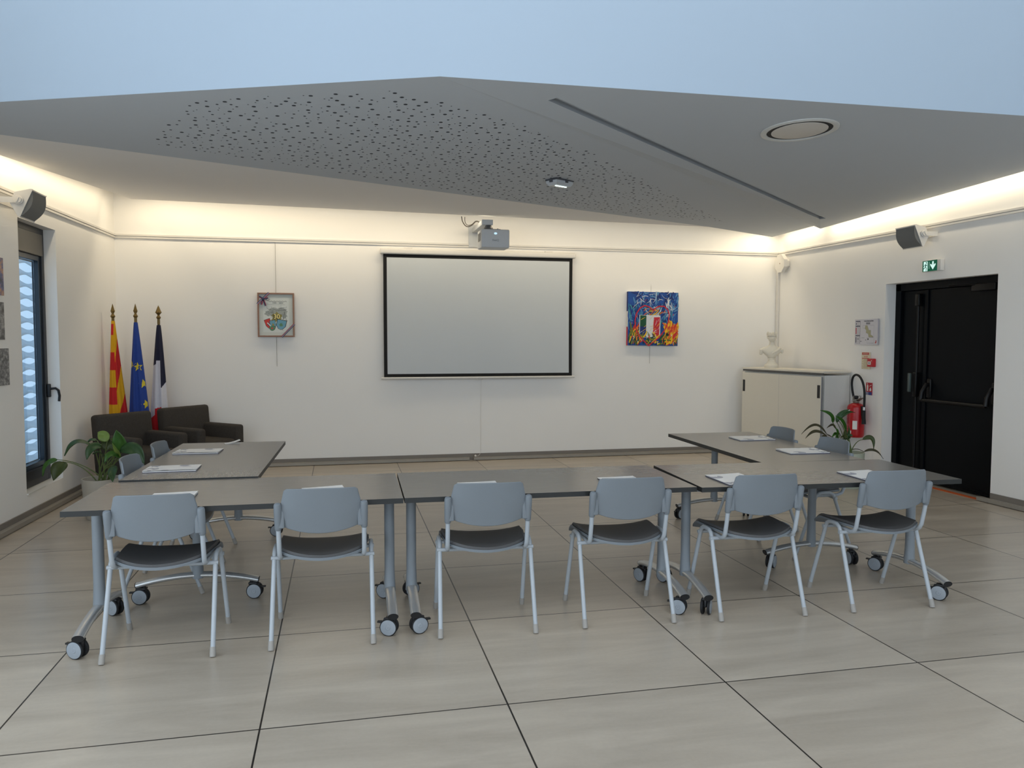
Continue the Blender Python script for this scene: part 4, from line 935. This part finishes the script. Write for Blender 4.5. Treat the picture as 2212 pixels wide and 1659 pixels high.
# ================================================================== PLANTS
LEAF1 = mat('leaf_green', rgb(52, 96, 30), .4, var=.35, scale=22); LEAF2 = mat('leaf_mid_green', rgb(44, 78, 40), .42, var=.35, scale=22); LEAF3 = mat('leaf_light_green', rgb(116, 142, 66), .45, var=.25, scale=22); LEAFD = mat('leaf_olive', rgb(54, 68, 22), .5, var=.4, scale=22); DRY = mat('leaf_withered', rgb(66, 62, 40), .7, var=.4, scale=30)
STEM = mat('plant_stem', rgb(92, 108, 56), .5); SOIL = mat('potting_soil', rgb(48, 40, 34), .95, var=.4, scale=90, bump=.6)
POT = mat('pot_beige', rgb(176, 170, 158), .6, var=.04); POT2 = mat('pot_pale_green', rgb(176, 182, 164), .6, var=.04)
def plant(label, loc, pot_r, pot_h, potm, leaves, Y, px2m):
    t = thing('potted_plant', label, 'plant', loc)
    L0 = Vector(loc)
    MB().lathe([(pot_r*.78, 0), (pot_r*.82, .01), (pot_r*.93, pot_h*.5), (pot_r, pot_h-.01), (pot_r, pot_h), (pot_r*.93, pot_h), (pot_r*.9, pot_h-.05), (pot_r*.88, pot_h-.06)], 40).build('pot', potm, t)
    MB().lathe([(.001, pot_h-.035), (pot_r*.92, pot_h-.04), (pot_r*.9, pot_h-.06)], 32).build('soil', SOIL, t)
    for i, (b, m_, tip, w, dy, tilt, lm) in enumerate(leaves):
        pb, pm, pt_ = at(*b, Y+dy*.6)-L0, at(*m_, Y+dy)-L0, at(*tip, Y+dy*1.25)-L0
        root = Vector((random.uniform(-.05, .05), random.uniform(-.05, .05), pot_h-.045))
        mid = root*.45 + pb*.55 + Vector((0, 0, .06+.04*random.random()))
        out = Vector((pb.x, pb.y, 0))
        if out.length > pot_r*.8: mid = root*.55+pb*.45+Vector((0, 0, .05))
        P = bez(root, mid, pb, 12)
        MB().tube(P, [.0055-.0025*k_/12 for k_ in range(13)], 7).build('stem', STEM if lm is not DRY else DRY, t)
        S = bez(pb, pm, pt_, 14); W = w*px2m; mb = MB()
        vs, fs = [], []
        for k_ in range(15):
            tt = k_/14; T = (S[min(k_+1, 14)]-S[max(k_-1, 0)]).normalized()
            N0 = Vector((-.1, -.85, .5)) if tilt == 0 else Vector((-.1, -.25, .95)) if tilt == 1 else Vector((-.6, -.7, .35))
            B = T.cross(N0); B.normalize(); Nn = B.cross(T); Nn.normalize()
            prof = (math.sin(PI*min(1, tt**.72))**.85)*(1 if tt > .02 else .3); hw_ = max(.0012, W*.5*prof)
            for q_ in (-1, -.55, 0, .55, 1): vs.append(S[k_]+B*q_*hw_+Nn*(abs(q_)**1.3*hw_*.34 + .004*math.sin(7*tt+3*q_)))
        for k_ in range(14):
            for j in range(4): fs.append((k_*5+j, k_*5+j+1, k_*5+j+6, k_*5+j+5))
        mb.add(vs, fs); lf = mb.build('leaf', lm, t, ang=75)
        so = lf.modifiers.new('thick', 'SOLIDIFY'); so.thickness = .0012
    return t
YL = 7.05; kL = YL*.977/1680*1.0
pL = at(219, 1030, YL)
leavesL = [
 ((124, 993), (103, 1003), (92, 1029), 15, -.05, 2, LEAF1), ((139, 998), (127, 1014), (115, 1038), 30, -.12, 0, LEAFD),
 ((196, 962), (164, 958), (139, 985), 24, -.10, 1, LEAF2), ((219, 963), (199, 969), (187, 993), 20, -.15, 0, LEAF2),
 ((264, 978), (258, 952), (251, 929), 27, -.06, 0, LEAF1), ((233, 953), (222, 941), (211, 934), 22, .04, 0, LEAF3),
 ((258, 974), (292, 972), (311, 1005), 26, -.12, 0, LEAF2), ((246, 1006), (244, 1022), (243, 1041), 18, -.22, 0, LEAF2),
 ((262, 988), (240, 982), (225, 1001), 15, -.18, 0, LEAF1), ((228, 990), (214, 978), (200, 981), 13, -.10, 1, LEAF2),
 ((260, 986), (252, 974), (243, 958), 9, -.20, 0, LEAF3), ((240, 972), (231, 958), (226, 946), 26, .05, 0, LEAFD),
 ((208, 952), (197, 951), (186, 959), 12, .02, 1, LEAF2), ((262, 962), (245, 952), (236, 948), 14, .05, 1, LEAFD),
 ((252, 980), (240, 968), (232, 972), 18, -.05, 0, LEAFD), ((275, 985), (290, 980), (300, 985), 14, -.04, 1, LEAF2)]
plant('leafy green plant in a beige pot below the tall narrow window', (pL.x, pL.y, 0), .150, .335, POT, leavesL, YL, kL)
YR = 6.95; kR = 7.9/1680
pR = at(1832, 990, YR)
leavesR = [
 ((1799, 913), (1794, 897), (1772, 886), 11, -.05, 0, LEAF1), ((1808, 913), (1815, 896), (1836, 884), 11, .0, 0, LEAF2),
 ((1810, 909), (1827, 893), (1847, 891), 8, .05, 0, LEAF2), ((1828, 930), (1820, 912), (1805, 898), 11, -.10, 0, LEAF1),
 ((1785, 937), (1761, 918), (1731, 938), 6, -.05, 0, DRY), ((1783, 939), (1760, 932), (1740, 947), 7, -.10, 0, DRY),
 ((1805, 926), (1798, 918), (1786, 925), 6, .0, 0, DRY), ((1863, 950), (1882, 947), (1887, 972), 11, -.10, 0, LEAFD),
 ((1866, 976), (1888, 973), (1908, 991), 6, -.12, 0, DRY), ((1811, 948), (1805, 938), (1797, 945), 9, -.08, 0, LEAF1),
 ((1826, 950), (1832, 938), (1834, 921), 7, -.05, 0, LEAF2), ((1830, 950), (1836, 942), (1842, 943), 9, -.10, 0, LEAF2),
 ((1806, 950), (1808, 935), (1806, 925), 9, -.12, 0, LEAF1), ((1824, 946), (1826, 933), (1829, 930), 8, .03, 0, LEAFD),
 ((1819, 952), (1824, 944), (1832, 948), 12, -.15, 0, LEAFD), ((1786, 943), (1778, 944), (1772, 958), 7, -.02, 0, DRY)]
plant('half-withered plant in a pale pot in front of the white cabinet side', (pR.x, pR.y, 0), .155, .36, POT2, leavesR, YR, kR)
# ================================================================== PHOTO PANELS ON THE LEFT WALL
def m_photo(name, ramp, seed, sc):
    k = NT(name); tc = k.n('ShaderNodeTexCoord'); mp = k.n('ShaderNodeMapping'); mp.inputs['Location'].default_value = (seed, seed*2, 0); mp.inputs['Scale'].default_value = (1, 1, 1.3); k.l(tc.outputs['Object'], mp.inputs[0])
    n_ = k.n('ShaderNodeTexNoise', i_Scale=sc, i_Detail=6.0, i_Roughness=.7); k.l(mp.outputs[0], n_.inputs['Vector'])
    r = k.n('ShaderNodeValToRGB'); k.l(n_.outputs['Fac'], r.inputs['Fac']); e = r.color_ramp.elements
    e[0].position, e[0].color = .34, ramp[0]; e[1].position, e[1].color = .68, ramp[-1]
    for i_, c_ in enumerate(ramp[1:-1]): x = e.new(.34+.34*(i_+1)/(len(ramp)-1)); x.color = c_
    k.l(r.outputs[0], k.b.inputs['Base Color']); k.b.inputs['Roughness'].default_value = .4
    return k.m
bw = [rgb(34, 34, 36), rgb(120, 120, 120), rgb(196, 194, 190)]
for i, (zb, zt, y1, lab, mm) in enumerate(((1.83, 2.12, 6.745, 'colour photo panel on the window wall, topmost of three', m_photo('photo_colour', [rgb(30, 34, 66), rgb(70, 84, 140), rgb(176, 128, 92), rgb(150, 178, 206)], 3, 9)),
      (1.49, 1.78, 6.735, 'black and white photo panel on the window wall, middle of three', m_photo('photo_mono', bw, 8, 14)), (1.138, 1.425, 6.79, 'black and white street photo panel on the window wall, lowest of three', m_photo('photo_street', bw, 5, 22)))):
    t = thing('photo_panel', lab, 'photo', (lwx(y1-.21)+.004, y1-.21, (zb+zt)/2), math.radians(90)-.033, 'photo panels on the window wall')
    MB().box((0, .0, 0), (.42, .006, zt-zb)).build('board', PAGE, t, smooth=False); MB().box((0, -.0036, 0), (.418, .0012, zt-zb-.002)).build('image', mm, t, smooth=False)
# ================================================================== LIGHT
def area(name, loc, target, sx, sy, power, col, shape='RECTANGLE', spread=PI):
    d = bpy.data.lights.new(name, 'AREA'); d.shape = shape; d.size = sx; d.size_y = sy; d.energy = power; d.color = col; d.spread = spread
    o = bpy.data.objects.new(name, d); C.objects.link(o); o.location = loc
    o.rotation_euler = (Vector(target)-Vector(loc)).to_track_quat('-Z', 'Y').to_euler(); return o
WARM = (1.0, .85, .60)
def cove(name, a, b, n, wps):            # LED strip lying on the ceiling edge a-b, aimed at the wall in direction n
    a, b, n = Vector(a), Vector(b), Vector(n).normalized(); m_ = (a+b)/2; ln = (b-a).length; z = Vector((0, 0, .055))
    d = bpy.data.lights.new(name, 'AREA'); d.shape = 'RECTANGLE'; d.size = ln; d.size_y = .03; d.energy = wps*ln; d.color = WARM
    o = bpy.data.objects.new(name, d); C.objects.link(o)
    ex_ = (b-a).normalized(); ez = -(n*.32+Vector((0, 0, -.95))).normalized(); ez = (ez-ex_*ez.dot(ex_)).normalized(); ey = ez.cross(ex_)
    M = Matrix((ex_, ey, ez)).transposed().to_4x4(); M.translation = m_+z+n*.035; o.matrix_world = M
COVE_W = 3.9; COVE_S = 2.4
cove('cove_back', cA, cD, (0, 1, 0), COVE_W); cove('cove_back_corner', cD, cE, (0, 1, 0), COVE_W)
cove('cove_left', cA, cB, (-1, 0, 0), COVE_S); cove('cove_left_front', cB, cG2+Vector((.15, 0, 0)), (-1, 0, 0), COVE_S)
cove('cove_right_corner', cE, cC2, (1, 0, 0), COVE_S); cove('cove_right', cR1, cR2, (1, 0, 0), COVE_S); cove('cove_right_front', cR2, cR3-Vector((.12, 0, 0)), (1, 0, 0), COVE_S)
area('daylight_glazed_front', (1.3, YF+.05, 2.65), (1.3, 4, 2.2), 6.8, 4.5, 106, (.93, .97, 1.0))
area('fill_overhead', (.6, -.1, 5.17), (.6, -.1, 0), 5.6, 4.0, 76, (.97, .985, 1.0))  # added overhead fill for floor and tables, the high ceiling has no opening
area('daylight_left_glazing', (lwx(.55)+.03, .55, 1.45), (2, .55+.9, 1.0), 6.0, 2.4, 92, (.97, .985, 1.0))
w = bpy.data.worlds.new('sky'); bpy.context.scene.world = w; w.use_nodes = True
nt_ = w.node_tree; bg = nt_.nodes['Background']; bg.inputs['Color'].default_value = (.70, .84, 1.0, 1); bg.inputs['Strength'].default_value = 1.15
# ================================================================== CAMERA
cd = bpy.data.cameras.new('camera'); cam = bpy.data.objects.new('camera', cd); C.objects.link(cam)
cd.sensor_fit = 'HORIZONTAL'; cd.sensor_width = 36.0; cd.lens = CAM_F/2212*36.0; cd.clip_start = .05
M = Matrix((AX[1], AX[2], -AX[0])).transposed().to_4x4(); M.translation = (0, 0, CAM_H); cam.matrix_world = M
S = bpy.context.scene; S.camera = cam
S.view_settings.view_transform = 'Standard'; S.view_settings.look = 'None'; S.view_settings.gamma = 1; S.view_settings.use_curve_mapping = False; S.view_settings.exposure = 0.0
S.cycles.use_denoising = True; S.cycles.max_bounces = 8
